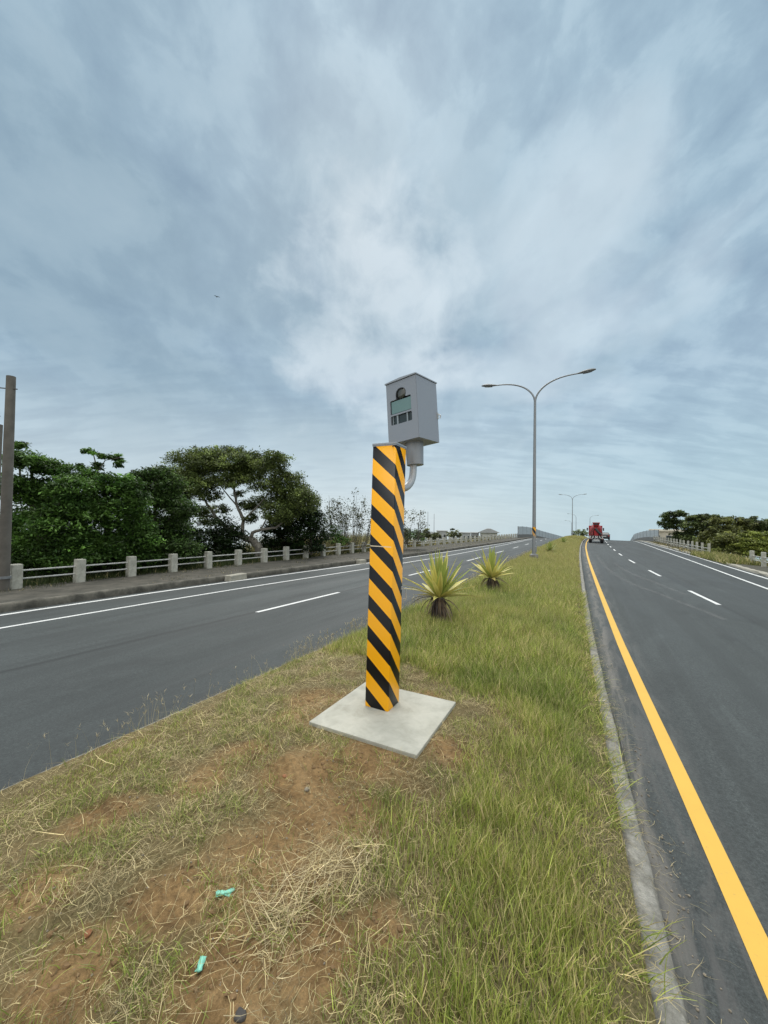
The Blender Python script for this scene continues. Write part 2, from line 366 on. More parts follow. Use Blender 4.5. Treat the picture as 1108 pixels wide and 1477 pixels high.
M['pole_concrete'] = simple('pole_concrete', (.15, .138, .118), .9, var=.2, scale=5, bump=.3, bscale=60, dark=(.07, .065, .055), dscale=1.6, damt=.7)
M['galv'] = simple('galv', (.25, .265, .275), .45, .3, var=.05, scale=3, dark=(.20, .212, .22), dscale=1.2, damt=.5)
M['lamp_head'] = simple('lamp_head', (.17, .18, .18), .45, .2, var=.1, scale=8)
M['lamp_glass'] = simple('lamp_glass', (.16, .18, .19), .2, 0, var=.05)
M['box_grey'] = simple('box_grey', (.285, .308, .345), .42, .15, var=.035, scale=3, bump=.04, bscale=300)
M['lid_grey'] = simple('lid_grey', (.33, .355, .39), .4, .2, var=.04, scale=3)
M['dark_inner'] = simple('dark_inner', (.012, .014, .015), .6, var=.2)
M['sleeve'] = simple('sleeve', (.28, .30, .325), .45, .2, var=.06, scale=5)
M['pipe'] = simple('pipe', (.43, .455, .48), .38, .25, var=.06, scale=6)
M['teal_glass'] = simple('teal_glass', (.115, .22, .21), .08, 0, var=.10, scale=2.5, spec=.9)
M['dark_glass'] = simple('dark_glass', (.018, .034, .038), .2, 0, var=.3, scale=14, spec=.45)
M['lens'] = simple('lens', (.06, .062, .052), .2, .1, var=.2, scale=20, spec=.8)
M['rim_grey'] = simple('rim_grey', (.30, .34, .36), .4, .2, var=.05)
M['steel_wire'] = simple('steel_wire', (.5, .5, .48), .35, .6, var=.1)
M['straw_leaf'] = leaf_mat('straw_leaf', (1, 1, 1), .25, .6)
M['grass_leaf'] = leaf_mat('grass_leaf', (1, 1, 1), .35, .55)
M['tree_leaf'] = leaf_mat('tree_leaf', (1, 1, 1), .30, .5)
M['agave_leaf'] = leaf_mat('agave_leaf', (1, 1, 1), .22, .42)
M['bark'] = simple('bark', (.27, .25, .21), .9, var=.3, scale=6, bump=.6, bscale=18, dark=(.11, .10, .08), dscale=3, damt=.6)
M['dark_bark'] = simple('dark_bark', (.10, .09, .07), .9, var=.3, scale=6, bump=.5, bscale=18)
M['red_paint'] = simple('red_paint', (.38, .010, .014), .6, 0, var=.1, scale=3, dark=(.16, .02, .02), dscale=1.5, damt=.5)
M['red_light'] = simple('red_light', (.45, .03, .02), .3)
M['truck_dark'] = simple('truck_dark', (.025, .025, .027), .6, var=.3, scale=3)
M['rubber'] = simple('rubber', (.018, .018, .019), .85, var=.2, scale=20)
M['truck_grey'] = simple('truck_grey', (.12, .10, .10), .6, var=.3, scale=2)
M['white_plastic'] = simple('white_plastic', (.75, .74, .72), .5, var=.05)
M['car_paint'] = simple('car_paint', (.012, .014, .018), .45, .0, var=.05)
M['car_glass'] = simple('car_glass', (.05, .06, .065), .06, var=.05, spec=.9)
M['barrier_panel'] = simple('barrier_panel', (.36, .40, .42), .5, .1, var=.06, scale=.8)
M['barrier_wall'] = simple('barrier_wall', (.15, .155, .15), .9, var=.25, scale=1.5)
M['wall_grey'] = simple('wall_grey', (.42, .43, .43), .85, var=.12, scale=1.2, dark=(.20, .205, .2), dscale=.5, damt=.6)
M['wall_pale'] = simple('wall_pale', (.66, .66, .63), .85, var=.1, scale=1.2, dark=(.36, .36, .33), dscale=.5, damt=.5)
M['wall_beige'] = simple('wall_beige', (.78, .71, .57), .85, var=.08, scale=1, dark=(.46, .41, .32), dscale=.4, damt=.5)
M['roof_grey'] = simple('roof_grey', (.36, .37, .37), .8, var=.2, scale=1)
M['window_dark'] = simple('window_dark', (.045, .055, .06), .15, var=.2)
M['turquoise'] = simple('turquoise', (.22, .58, .45), .45, var=.15, scale=20)
M['clay'] = simple('clay', (.27, .12, .055), .95, var=.3, scale=30, bump=.5, bscale=80)
M['stone'] = simple('stone', (.22, .19, .145), .9, var=.4, scale=40, bump=.5, bscale=80)
M['dark_stone'] = simple('dark_stone', (.06, .055, .05), .9, var=.4, scale=30, bump=.5, bscale=80)
M['black_film'] = simple('black_film', (.012, .012, .013), .3, var=.1)
M['crumb'] = simple('crumb', (.20, .125, .058), .95, var=.4, scale=25, bump=.6, bscale=120)

# soil of the median: red-brown earth, crumbs, paler dust and straw litter
def soil():
    m, nt, b, out = new_mat('soil'); L = nt.links.new
    v, tx, sy = road_coords(nt)
    a = noise_n(nt, v, 2.3, 7, .62, .3); f = noise_n(nt, v, 30, 6, .7); g = noise_n(nt, v, 160, 3, .7)
    c = ramp_n(nt, a, [(.28, (.098, .062, .030)), (.45, (.195, .124, .056)), (.60, (.26, .174, .083)), (.78, (.34, .245, .138))])
    c = mix_n(nt, 1., c, ramp_n(nt, f, [(.30, (.48, .46, .44)), (.52, (1., 1., 1.)), (.72, (1.3, 1.27, 1.2))]), 'MULTIPLY')
    c = mix_n(nt, 1., c, ramp_n(nt, g, [(.3, (.8, .8, .8)), (.7, (1.2, 1.2, 1.2))]), 'MULTIPLY')
    att = node(nt, 'ShaderNodeAttribute', attribute_name='tint')
    sp = node(nt, 'ShaderNodeSeparateXYZ'); L(att.outputs['Vector'], sp.inputs[0])
    th = ramp_n(nt, noise_n(nt, v, 55, 6, .75), [(.3, (.045, .042, .018)), (.5, (.115, .10, .048)), (.7, (.22, .19, .10))])
    c = mix_n(nt, sp.outputs[0], c, th)
    L(c, b.inputs['Base Color']); b.inputs['Roughness'].default_value = .95; b.inputs['Specular IOR Level'].default_value = .15
    bp = node(nt, 'ShaderNodeBump', i_Strength=.9, i_Distance=.012)
    L(math_n(nt, 'ADD', f, math_n(nt, 'MULTIPLY', g, .4)), bp.inputs['Height']); L(bp.outputs[0], b.inputs['Normal'])
    return m
M['soil'] = soil()

# ------------------------------------------------------------------ the setting: ground, roads, kerbs
S_ALL = np.concatenate([np.arange(-8, 30, .5), np.arange(30, 130, 1.), np.arange(130, 241, 5.)])
def sheet(name, ta, tb, zf, ss, nt_, mat, parent=None, kind='structure', tint=None, lift=0.):
    A, B = ta(ss), tb(ss); w = np.linspace(0, 1, nt_ + 1)
    T = A[:, None] + (B - A)[:, None]*w[None]; S = np.repeat(ss[:, None], nt_ + 1, 1)
    Z = zf(S, T) + lift; V = Wn(S, T, Z).reshape(-1, 3)
    i = np.arange((len(ss)-1)*(nt_+1)).reshape(len(ss)-1, nt_+1)[:, :-1].ravel()
    Q = np.stack([i, i+1, i+nt_+2, i+nt_+1], 1)
    me = np_mesh(name, V, Q, None if tint is None else np.repeat(tint(S, T).reshape(-1, 1), 3, 1), True)
    o = link(name, me, mat, parent)
    if parent is None and kind: o['kind'] = kind
    return o
K = lambda f, d: (lambda s: f(s) + d)
# ground to the horizon, lower than the road bank
def GZ(X, Y):
    r = np.hypot(X, Y); return -.80 - .062*np.maximum(r - 30, 0) + (fbm(np.asarray(X)*.03, np.asarray(Y)*.03, 4) - .5)*np.clip((r - 40)*.03, 0, 1.2)
def terrain():
    rr = np.concatenate([np.linspace(0, 60, 16), np.geomspace(70, 4000, 26)]); aa = np.linspace(0, 2*PI, 73)[:-1]
    X = rr[:, None]*np.sin(aa); Y = rr[:, None]*np.cos(aa)
    sI = X*FX[0] + Y*FX[1]; Z = GZ(X, Y)
    n = len(aa); V = np.stack([X, Y, Z], -1).reshape(-1, 3)
    Q = [(i*n + k, i*n + (k+1) % n, (i+1)*n + (k+1) % n, (i+1)*n + k) for i in range(len(rr)-1) for k in range(n)]
    o = link('ground', np_mesh('ground', V, Q, None, True), M['terrain']); o['kind'] = 'structure'
terrain()
road_l = sheet('road', K(LO, -.42), KL, zroad, S_ALL, 12, M['asphalt_left'])
road_r = sheet('road', KR, K(RO, .35), zroad, S_ALL, 12, M['asphalt_right'])
def stripe(name, f, w, mat, parent, s0=-8, s1=200, step=1.):
    ss = np.arange(s0, s1 + .01, min(step, (s1 - s0)/4))
    return sheet(name, K(f, -w/2), K(f, w/2), zroad, ss, 1, mat, parent, lift=.005)
stripe('edge_line', YEL, .135, M['yellow_paint'], road_r)
stripe('edge_line', RE, .13, M['white_paint'], road_r)
stripe('edge_line', RO, .14, M['white_paint'], road_r)
stripe('edge_line', LE, .13, M['white_paint'], road_l)
stripe('edge_line', LO, .17, M['white_paint'], road_l)
for k in range(-1, 14):
    s0 = 15.55 + 7.65*k; stripe('lane_dash', RD, .13, M['white_paint'], road_r, s0, s0 + 2.9)
for k in range(-1, 12):
    s0 = 7.55 + 9.*k; stripe('lane_dash', LD, .13, M['white_paint'], road_l, s0, s0 + 3.6)
def tyre_marks():
    m, nt, b, out = new_mat('tyre_dust'); v, tx, sy = road_coords(nt)
    b.inputs['Base Color'].default_value = (.30, .30, .29, 1); b.inputs['Roughness'].default_value = .9
    tp = node(nt, 'ShaderNodeBsdfTransparent'); mx = node(nt, 'ShaderNodeMixShader')
    n = ramp_n(nt, noise_n(nt, map_n(nt, v, scale=(6, .9, 1)), 1.6, 6, .7), [(.35, 0.), (.8, .30)])
    nt.links.new(n, mx.inputs[0]); nt.links.new(tp.outputs[0], mx.inputs[1]); nt.links.new(b.outputs[0], mx.inputs[2]); nt.links.new(mx.outputs[0], out.inputs[0])
    for pts in ([(37.7, .9), (29, 1.02), (23.4, 1.2), (18.7, 1.7), (15.8, 2.4), (14.2, 3.25), (13, 3.7)], [(30, 1.75), (25, 1.95), (21.85, 2.25), (19.1, 2.9), (17.2, 3.5)]):
        pts = pts[::-1]; f = lerp_fn(pts); ss = np.arange(pts[0][0], pts[-1][0], .4)
        sheet('tyre_mark', K(f, -.09), K(f, .09), zroad, ss, 1, m, road_r, lift=.004)
tyre_marks()
# median earth
_cl = lambda s: KL(s) + .15
_cr = lambda s: KR(s) - .145
def thatch(S, T):
    t = np.clip(1.05 - bare(S, T)*1.6, 0, 1)
    far = np.clip((S - 4.3)/1.5, 0, 1); rt = np.clip((T + .75)/.4, 0, 1)
    return np.clip(np.maximum(np.maximum(t*.75, far), rt), 0, 1)
sheet('median_ground', _cl, _cr, zmed, np.concatenate([np.arange(-4, .4, .2), np.arange(.4, 6.5, .022), np.arange(6.5, 14, .1), np.arange(14, 130, 1.), np.arange(130, 241, 10.)]), 170, M['soil'], tint=thatch)
# kerbs: rough cast concrete with a leaning face
def kerb(name, f, sgn, top, hh, mat, zb, s0=-8, s1=240, wob=.012):
    ss = np.concatenate([np.arange(s0, 14, .06), np.arange(14, 60, .5), np.arange(60, s1 + .1, 3.)]); ss = ss[(ss >= s0) & (ss <= s1)]
    prf = [(0, -.05), (0, hh*.45), (.012, hh*.82), (.035, hh), (top*.6, hh + .005), (top, hh), (top + .01, hh - .12)]
    base = f(ss); V = []
    for j, (d, h) in enumerate(prf):
        r = (fbm(ss*3.2, np.full_like(ss, j*.7), 21) - .5)*wob*3 + (fbm(ss*14, np.full_like(ss, j*1.3), 23) - .5)*wob*1.6
        V.append(Wn(ss, base + sgn*(d + r), zb(ss, base) + h + r*.5))
    V = np.stack(V, 1); n = len(prf)
    i = np.arange((len(ss)-1)*n).reshape(-1, n)[:, :-1].ravel(); Q = np.stack([i, i+1, i+n+1, i+n], 1)
    o = link(name, np_mesh(name, V.reshape(-1, 3), Q, None, True), mat); o['kind'] = 'structure'; return o
kerb_r = kerb('kerb', KR, -1, .165, .165, M['kerb_concrete'], zroad)
kerb_l = kerb('kerb', KL, 1, .17, .165, M['kerb_concrete'], zroad)
# leftover white paint on the near kerb edge
def kerb_paint():
    ss = np.arange(4.1, 5.7, .05); f = lambda s: KR(s) + .012
    V = []
    for d, h in ((.006, .05), (.004, .105), (-.004, .14)):
        V.append(Wn(ss, f(ss) + d, zroad(ss, f(ss)) + h + (fbm(ss*9, ss*0 + h*30, 3) - .5)*.03))
    V = np.stack(V, 1); i = np.arange((len(ss)-1)*3).reshape(-1, 3)[:, :-1].ravel()
    link('paint_mark', np_mesh('paint_mark', V.reshape(-1, 3), np.stack([i, i+1, i+4, i+3], 1)), M['white_paint'], kerb_r)
kerb_paint()
# left footway with its kerb, right verge
kerb('kerb', K(LO, -.40), -1, .22, .22, M['old_kerb'], zroad, wob=.02)
zside = lambda S, T: zroad(S, T) + .215 + (fbm(S*.9, T*1.2, 8) - .5)*.05
sheet('pavement', K(FE, -.5), K(LO, -.60), zside, S_ALL, 10, M['pavement'])
kerb('kerb', K(RO, .33), 1, .28, .12, M['chunk'], zroad, 24, 120, wob=.05)
sheet('verge', K(RO, .55), K(RF, .9), lambda S, T: zroad(S, T) + .10 + (fbm(S*.7, T*1.1, 12) - .5)*.10, S_ALL, 8, M['verge'])
sheet('embankment', K(FE, -6.), K(FE, -.45), lambda S, T: zroad(S, T) + .2 - np.clip((FE(S) - T - .45)*.22, 0, 1.1), S_ALL, 6, M['verge'])
sheet('embankment', K(RF, .85), K(RF, 7.), lambda S, T: zroad(S, T) + .08 - np.clip((T - RF(S) - .85)*.18, 0, 1.1), S_ALL, 6, M['verge'])
for (s, t, l, rz, label) in ((11.7, -13.15, .95, .1, 'pale broken kerb block at the edge of the left footway, nearest of two'), (20.6, -12.25, .6, -.2, 'small pale broken kerb piece farther along the left footway, partly beside the striped column')):
    b = MB(); n = 10
    b.box((0, 0, .10), (.34, l, .30)); me = b.mesh('kerb_block', bevel=.04, seg=3)
    for v in me.vertices:
        k = float(fbm(v.co.x*7 + s, v.co.y*5 + v.co.z*6, 31)) - .5; v.co *= 1 + k*.18
    o = tag(link('kerb_block', me, M['chunk']), label, 'kerb block', 'loose kerb blocks'); o.location = W(s, t, float(zroad(s, t))); o.rotation_euler.z = -HEAD + rz

# ------------------------------------------------------------------ concrete pad and striped speed camera
def pad():
    b = MB(); b.box(((PAD[2]+PAD[3])/2, (PAD[0]+PAD[1])/2, .42), (PAD[3]-PAD[2], PAD[1]-PAD[0], .16))
    o = b.build('concrete_pad', M['concrete_new'], bevel=.008)
    o.rotation_euler.z = -HEAD
    tag(o, 'new square pale concrete pad set in the bare soil under the striped column', 'concrete pad')
pad()
def striped(name, period, lo, hi, use_seam):
    m, nt, b, out = new_mat(name); L = nt.links.new
    uv = node(nt, 'ShaderNodeUVMap', uv_map='UVMap'); sp = node(nt, 'ShaderNodeSeparateXYZ'); L(uv.outputs[0], sp.inputs[0])
    a = math_n(nt, 'ADD', sp.outputs[0], sp.outputs[1])
    fr = math_n(nt, 'FRACT', math_n(nt, 'DIVIDE', math_n(nt, 'SUBTRACT', a, lo - 40*period), period))
    yel = math_n(nt, 'LESS_THAN', fr, (hi - lo)/period)
    tc = node(nt, 'ShaderNodeTexCoord'); g = noise_n(nt, tc.outputs['Object'], 3, 5, .6)
    c = mix_n(nt, yel, (.004, .004, .005), mix_n(nt, g, (.86, .375, .004), (.92, .43, .008)))
    if use_seam:
        ln = math_n(nt, 'LESS_THAN', math_n(nt, 'ABSOLUTE', math_n(nt, 'SUBTRACT', sp.outputs[1], 1.585)), .0042)
        lm = math_n(nt, 'MULTIPLY', ln, math_n(nt, 'LESS_THAN', sp.outputs[0], .20))
        c = mix_n(nt, lm, c, (.62, .52, .36))
    L(c, b.inputs['Base Color']); b.inputs['Roughness'].default_value = .30; b.inputs['Specular IOR Level'].default_value = .32
    bp = node(nt, 'ShaderNodeBump', i_Strength=.06, i_Distance=.01); L(noise_n(nt, tc.outputs['Object'], 7, 3, .5), bp.inputs['Height']); L(bp.outputs[0], b.inputs['Normal'])
    return m
M['striped'] = striped('striped_film', .302, .195, .355, True)
def speed_camera():
    root = thing('speed_camera', 'tall black and yellow striped column carrying a grey speed camera box on a bent pipe', 'speed camera', W(3.495, -1.81, .5), (0, .018, -HEAD))
    hx, hy, H = .13, .125, 2.60
    # column: folded sheet with softened corners, wrapped in striped film
    cr = .012; ring = []
    for cx, cy, a0 in ((-hx+cr, -hy+cr, 180), (hx-cr, -hy+cr, 270), (hx-cr, hy-cr, 0), (-hx+cr, hy-cr, 90)):
        for k in range(4):
            a = R(a0 + 30*k); ring.append((cx + cr*math.cos(a), cy + cr*math.sin(a)))
    zs = [0., .012, H]; n = len(ring)
    bm = bmesh.new(); vv = [[bm.verts.new((x*(.985 if z == 0 else 1), y*(.985 if z == 0 else 1), z)) for x, y in ring] for z in zs]
    uvl = bm.loops.layers.uv.new('UVMap')
    per = [0.]
    for i in range(n):
        x0, y0 = ring[i]; x1, y1 = ring[(i+1) % n]; per.append(per[-1] + math.hypot(x1-x0, y1-y0))
    def U(i): 
        u = per[i] - per[2]                                        # 0 at the left front corner
        return u*.85 if u < .26 else .221 + (u - .26)*1.24
    for j in range(len(zs)-1):
        for i in range(n):
            f = bm.faces.new((vv[j][i], vv[j][(i+1) % n], vv[j+1][(i+1) % n], vv[j+1][i]))
            f.smooth = True
            for lp, (ui, zz) in zip(f.loops, ((i, zs[j]), (i+1, zs[j]), (i+1, zs[j+1]), (i, zs[j+1]))): lp[uvl].uv = (U(ui), zz)
    bm.faces.new([vv[-1][i] for i in range(n)])
    me = bpy.data.meshes.new('column'); bm.to_mesh(me); bm.free()
    column = link('column', me, M['striped'], root)
    cap = MB().box((0, 0, H + .006), (2*hx + .008, 2*hy + .008, .020)).build('cap', M['lid_grey'], column, bevel=.004)
    MB().box((0, 0, H - .010), (2*hx + .003, 2*hy + .003, .010)).build('cap_rim', M['box_grey'], column)
    MB().tube([(hx - .03, -hy - .001, H - .028), (hx - .03, -hy - .009, H - .028)], .006, 8).build('bolt', M['dark_inner'], column)
    h = MB().tube([(hx, .10, 1.15), (hx + .05, .105, 1.165), (hx + .055, .105, 1.06), (hx + .02, .10, 1.05)], .005, 6)
    h.box((hx + .003, .10, 1.16), (.008, .03, .03)); h.build('hasp', M['steel_wire'], column, smooth=True)
    # bent pipe leaving the back of the column
    pth = [(-.01, hy - .005, 2.195), (.02, hy + .10, 2.195)]
    for k in range(9):
        a = R(90*k/8); pth.append((.030 + .045*math.sin(a), hy + .12 + .20*math.sin(a), 2.395 - .20*math.cos(a)))
    pth.append((.076, hy + .325, 2.56))
    pp = MB().tube(pth, .040, 16).build('arm_pipe', M['pipe'], root, smooth=True)
    fl = MB().tube([(-.006, hy + .001, 2.195), (-.003, hy + .014, 2.195)], .07, 18).build('flange', M['pipe'], pp, smooth=True)
    bxm = Matrix.Translation((.072, .458, 2.716)) @ Matrix.Rotation(-.24, 4, 'Z') @ Matrix.Rotation(-.085, 4, 'Y') @ Matrix.Rotation(.02, 4, 'X')
    slv = MB().lathe([(.082, -.245), (.094, -.245), (.094, -.20), (.104, -.02), (.104, .004)], (0, 0, 0), 28).build('mounting_sleeve', M['sleeve'], root, smooth=True, m=bxm)
    # camera box
    w, d, hh, tk = .42, .39, .675, .03
    def fu(u, v): return ((u - .5)*w, v*hh)
    opA = [(.12, .475), (.12, .690), (.135, .705), (.31, .708), (.322, .73), (.325, .80)]
    for k in range(9):
        a = R(170 - 20*k*1.05); opA.append((.49 + .165*math.cos(a), .795 + .082*math.sin(a)))
    opA += [(.655, .755), (.63, .725), (.66, .712), (.795, .712), (.808, .70), (.808, .475)]
    opB = []
    for cx, cy, a0 in ((.150, .315, 180), (.79, .315, 270), (.79, .430, 0), (.150, .430, 90)):
        for k in range(4):
            a = R(a0 + 30*k); opB.append((cx + .028*math.cos(a), cy + .018*math.sin(a)))
    b = bmesh.new()
    def loop(pts, y): return [b.verts.new((*fu(u, v)[:1], y, fu(u, v)[1])) for u, v in pts]
    outer = loop([(0, 0), (1, 0), (1, 1), (0, 1)], -d/2); es = []
    LA, LB = loop(opA, -d/2), loop(opB, -d/2)
    for lp in (outer, LA, LB):
        es += [b.edges.new((lp[i], lp[(i+1) % len(lp)])) for i in range(len(lp))]
    bmesh.ops.triangle_fill(b, edges=es, use_beauty=True, use_dissolve=False, normal=(0, -1, 0))
    back = loop([(0, 0), (1, 0), (1, 1), (0, 1)], d/2); b.faces.new(back)
    for i in range(4): b.faces.new((outer[i], outer[(i+1) % 4], back[(i+1) % 4], back[i]))
    for lp in (LA, LB):
        inn = [b.verts.new((v.co.x, v.co.y + tk, v.co.z)) for v in lp]
        for i in range(len(lp)): b.faces.new((lp[i], lp[(i+1) % len(lp)], inn[(i+1) % len(lp)], inn[i]))
    bmesh.ops.recalc_face_normals(b, faces=b.faces)
    oe = [e for e in b.edges if len(e.link_faces) == 2 and e.calc_face_angle(0) > 1. and all(abs(abs(v.co.x) - w/2) < 1e-4 for v in e.verts) and abs(e.verts[0].co.z - e.verts[1].co.z) > .3]
    bmesh.ops.bevel(b, geom=oe, offset=.004, segments=2, affect='EDGES')
    bmesh.ops.transform(b, matrix=bxm, verts=b.verts)
    me = bpy.data.meshes.new('housing'); b.to_mesh(me); b.free()
    hs = link('housing', me, M['box_grey'], root)
    MB().prism([(-w/2-.008, hh+.004), (w/2+.008, hh+.004), (w/2+.008, hh+.018), (0, hh+.030), (-w/2-.008, hh+.018)], -d/2-.012, d/2+.008).build('lid', M['lid_grey'], hs, m=bxm, bevel=.003)
    MB().box((0, -d/2 + tk + .012, .535*hh + .04), (.37*.98, .01, .62*hh)).build('recess', M['dark_inner'], hs, m=bxm)
    x0, z0 = fu(.150, .485); x1, z1 = fu(.805, .69)
    MB().box(((x0+x1)/2, -d/2 + .014, (z0+z1)/2), (x1-x0, .012, z1-z0)).build('display_window', M['teal_glass'], hs, m=bxm, bevel=.002)
    x0, z0 = fu(.13, .30); x1, z1 = fu(.81, .445)
    sw = MB().box(((x0+x1)/2, -d/2 + .024, (z0+z1)/2), (x1-x0, .008, z1-z0)).build('sensor_window', M['dark_glass'], hs, m=bxm)
    for u, ww in ((.335, .018), (.655, .014), (.185, .006)):
        MB().box((fu(u, 0)[0], -d/2 + .013, (z0+z1)/2), (ww, .014, z1-z0)).build('divider', M['rim_grey'], sw, m=bxm)
    cx, cz = fu(.505, .785)
    rot = Matrix.Rotation(PI/2, 3, 'X')
    MB().lathe([(.052, -.02), (.056, -.012), (.056, .004), (.046, .012), (.030, .016), (.0, .017)], (cx, -d/2 + .008, cz), 24, rot).build('lens', M['lens'], hs, smooth=True, m=bxm)
    hood = [(cx + .064*math.cos(R(200 - k*14)), cz + .058*math.sin(R(200 - k*14))) for k in range(11)] + [(cx + .052*math.cos(R(60 + k*14)), cz + .046*math.sin(R(60 + k*14))) for k in range(11)]
    MB().prism(hood, -d/2 - .012, -d/2 + .02).build('lens_hood', M['dark_inner'], hs, m=bxm)
    lt = MB().box((w/2 + .004, d/2 - .012, .45*hh), (.01, .02, .07)); lt.tube([(w/2 + .006, d/2 + .002, .48*hh), (w/2 + .028, d/2 + .014, .455*hh), (w/2 + .018, d/2 + .012, .41*hh)], .006, 6)
    lt.build('latch', M['steel_wire'], hs, m=bxm)
speed_camera()

# ------------------------------------------------------------------ street lamps
def band_mat(): return striped('lamp_band_film', .40, .0, .2, False)
M['lamp_band'] = band_mat()
def lamp_head(sg, x, z, tilt):
    b = MB(); n = 14; secs = [(-.06, .045, .04), (.05, .07, .055), (.25, .14, .085), (.5, .165, .10), (.72, .12, .08), (.84, .04, .04)]
    vs = []
    for d, wy, hz in secs:
        for k in range(n):
            a = 2*PI*k/n; zz = math.sin(a)*hz*(1. if math.sin(a) > 0 else .55); yy = math.cos(a)*wy
            vs.append((x + sg*(d*math.cos(tilt) - zz*math.sin(tilt)), yy, z + d*math.sin(tilt) + zz*math.cos(tilt)))
    fs = [(i*n + k, i*n + (k+1) % n, (i+1)*n + (k+1) % n, (i+1)*n + k) for i in range(len(secs)-1) for k in range(n)] + [tuple(range(n-1, -1, -1)), tuple((len(secs)-1)*n + k for k in range(n))]
    b.add(vs, fs); g = MB(); vs = []
    for d, wy in ((.22, .10), (.45, .125), (.66, .09)):
        for yy in (-wy, wy):
            for zz in (-.062, -.045): vs.append((x + sg*(d*math.cos(tilt) - zz*math.sin(tilt)), yy, z + d*math.sin(tilt) + zz*math.cos(tilt)))
    g.add(vs, [(0, 4, 6, 2), (4, 8, 10, 6), (1, 3, 7, 5), (5, 7, 11, 9), (0, 1, 5, 4), (4, 5, 9, 8), (2, 6, 7, 3), (6, 10, 11, 7), (0, 2, 3, 1), (8, 9, 11, 10)])
    return b, g
def street_lamp(label, s, t, band, sides=(-1, 1), zb=None, lean=.006):
    zb = float(zmed(s, t)) if zb is None else zb
    root = thing('street_lamp', label, 'street lamp', W(s, t, zb), (0, lean, -HEAD), 'street lamps along the road')
    J = 9.1
    b = MB().tube([(0, 0, .28), (0, 0, 3), (0, 0, J - .25), (0, 0, J)], [.105, .092, .066, .070], 16); pole = b.build('pole', M['galv'], root, smooth=True)
    MB().box((0, 0, .15), (.42, .42, .34)).build('base', M['kerb_concrete'], root, bevel=.02)
    MB().lathe([(.17, .30), (.17, .34), (.13, .36)], n=16).build('base_flange', M['galv'], pole)
    MB().box((.10, -.02, .62), (.10, .14, .30)).build('service_door', M['galv'], pole, bevel=.01)
    if band:
        me = bpy.data.meshes.new('warning_band'); bm = bmesh.new(); uvl = bm.loops.layers.uv.new('UVMap'); n = 20
        rg = [[bm.verts.new((.099*math.cos(2*PI*k/n + 2.6), .099*math.sin(2*PI*k/n + 2.6), z)) for k in range(n)] for z in (1.05, 1.85)]
        for k in range(n):
            f = bm.faces.new((rg[0][k], rg[0][(k+1) % n], rg[1][(k+1) % n], rg[1][k])); f.smooth = True
            for lp, (u, v) in zip(f.loops, ((k, 1.05), (k+1, 1.05), (k+1, 1.85), (k, 1.85))): lp[uvl].uv = (u/n*.8, v)
        bm.to_mesh(me); bm.free(); link('warning_band', me, M['lamp_band'], pole)
    for sg in sides:
        pts = []; 
        for k in range(15):
            u = k/14
            pts.append((sg*(.02 + 2.15*u**1.55 if u < .999 else 2.17), 0, J - .12 + 1.17*(1 - (1 - u)**2.1)))
        arm = MB().tube(pts, [.052 - .018*k/14 for k in range(15)], 10).build('arm', M['galv'], root, smooth=True)
        hb, gb = lamp_head(sg, pts[-1][0], pts[-1][2], R(6))
        hd = hb.build('lamp_head', M['lamp_head'], root, smooth=True); gb.build('lens', M['lamp_glass'], hd)
    return root
street_lamp('nearest twin-arm grey street lamp with a black and yellow band on its pole', 22.9, -2.49, True)
street_lamp('second twin-arm street lamp, smaller, standing on the median by the hill crest', 101., -2.5, False, zb=-.1)
street_lamp('distant single-arm lamp with its arm to the left, just right of the second twin lamp', 158, -9.3+6.6, False, (-1,), zb=-2.9)
street_lamp('faint tiny lamp with a single left arm, farthest of the receding lamps', 205, -5.5, False, (-1,), zb=-4.6)
street_lamp('distant single-arm lamp with its arm to the right, above the red truck', 166, 1.9, False, (1,), zb=-3.2)

# ------------------------------------------------------------------ agaves on the median
def leaf_strip(V, Q, T, p0, az, el, length, width, droop, col, twist=0.):
    n = 7; base = len(V)
    d = np.array([math.cos(az)*math.cos(el), math.sin(az)*math.cos(el), math.sin(el)]); p = np.array(p0, float)
    side0 = np.array([-math.sin(az), math.cos(az), 0])
    for i in range(n + 1):
        u = i/n; w = width*(.55 + .45*min(1, u*3))*max(.05, (1 - u**2.4)); nrm = np.cross(d, side0); 
        side = side0*math.cos(twist) + nrm*math.sin(twist)
        V += [p - side*w/2 + nrm*w*.16, p, p + side*w/2 + nrm*w*.16]
        k = .92 + .16*random.random()
        T += [np.array(col)*k*1.12, np.array(col)*k*.9, np.array(col)*k*1.12]
        p = p + d*length/n
        d = d + np.array([0, 0, -droop/n]); d /= np.linalg.norm(d)
    for i in range(n):
        a = base + i*3
        Q += [(a, a+1, a+4, a+3), (a+1, a+2, a+5, a+4)]
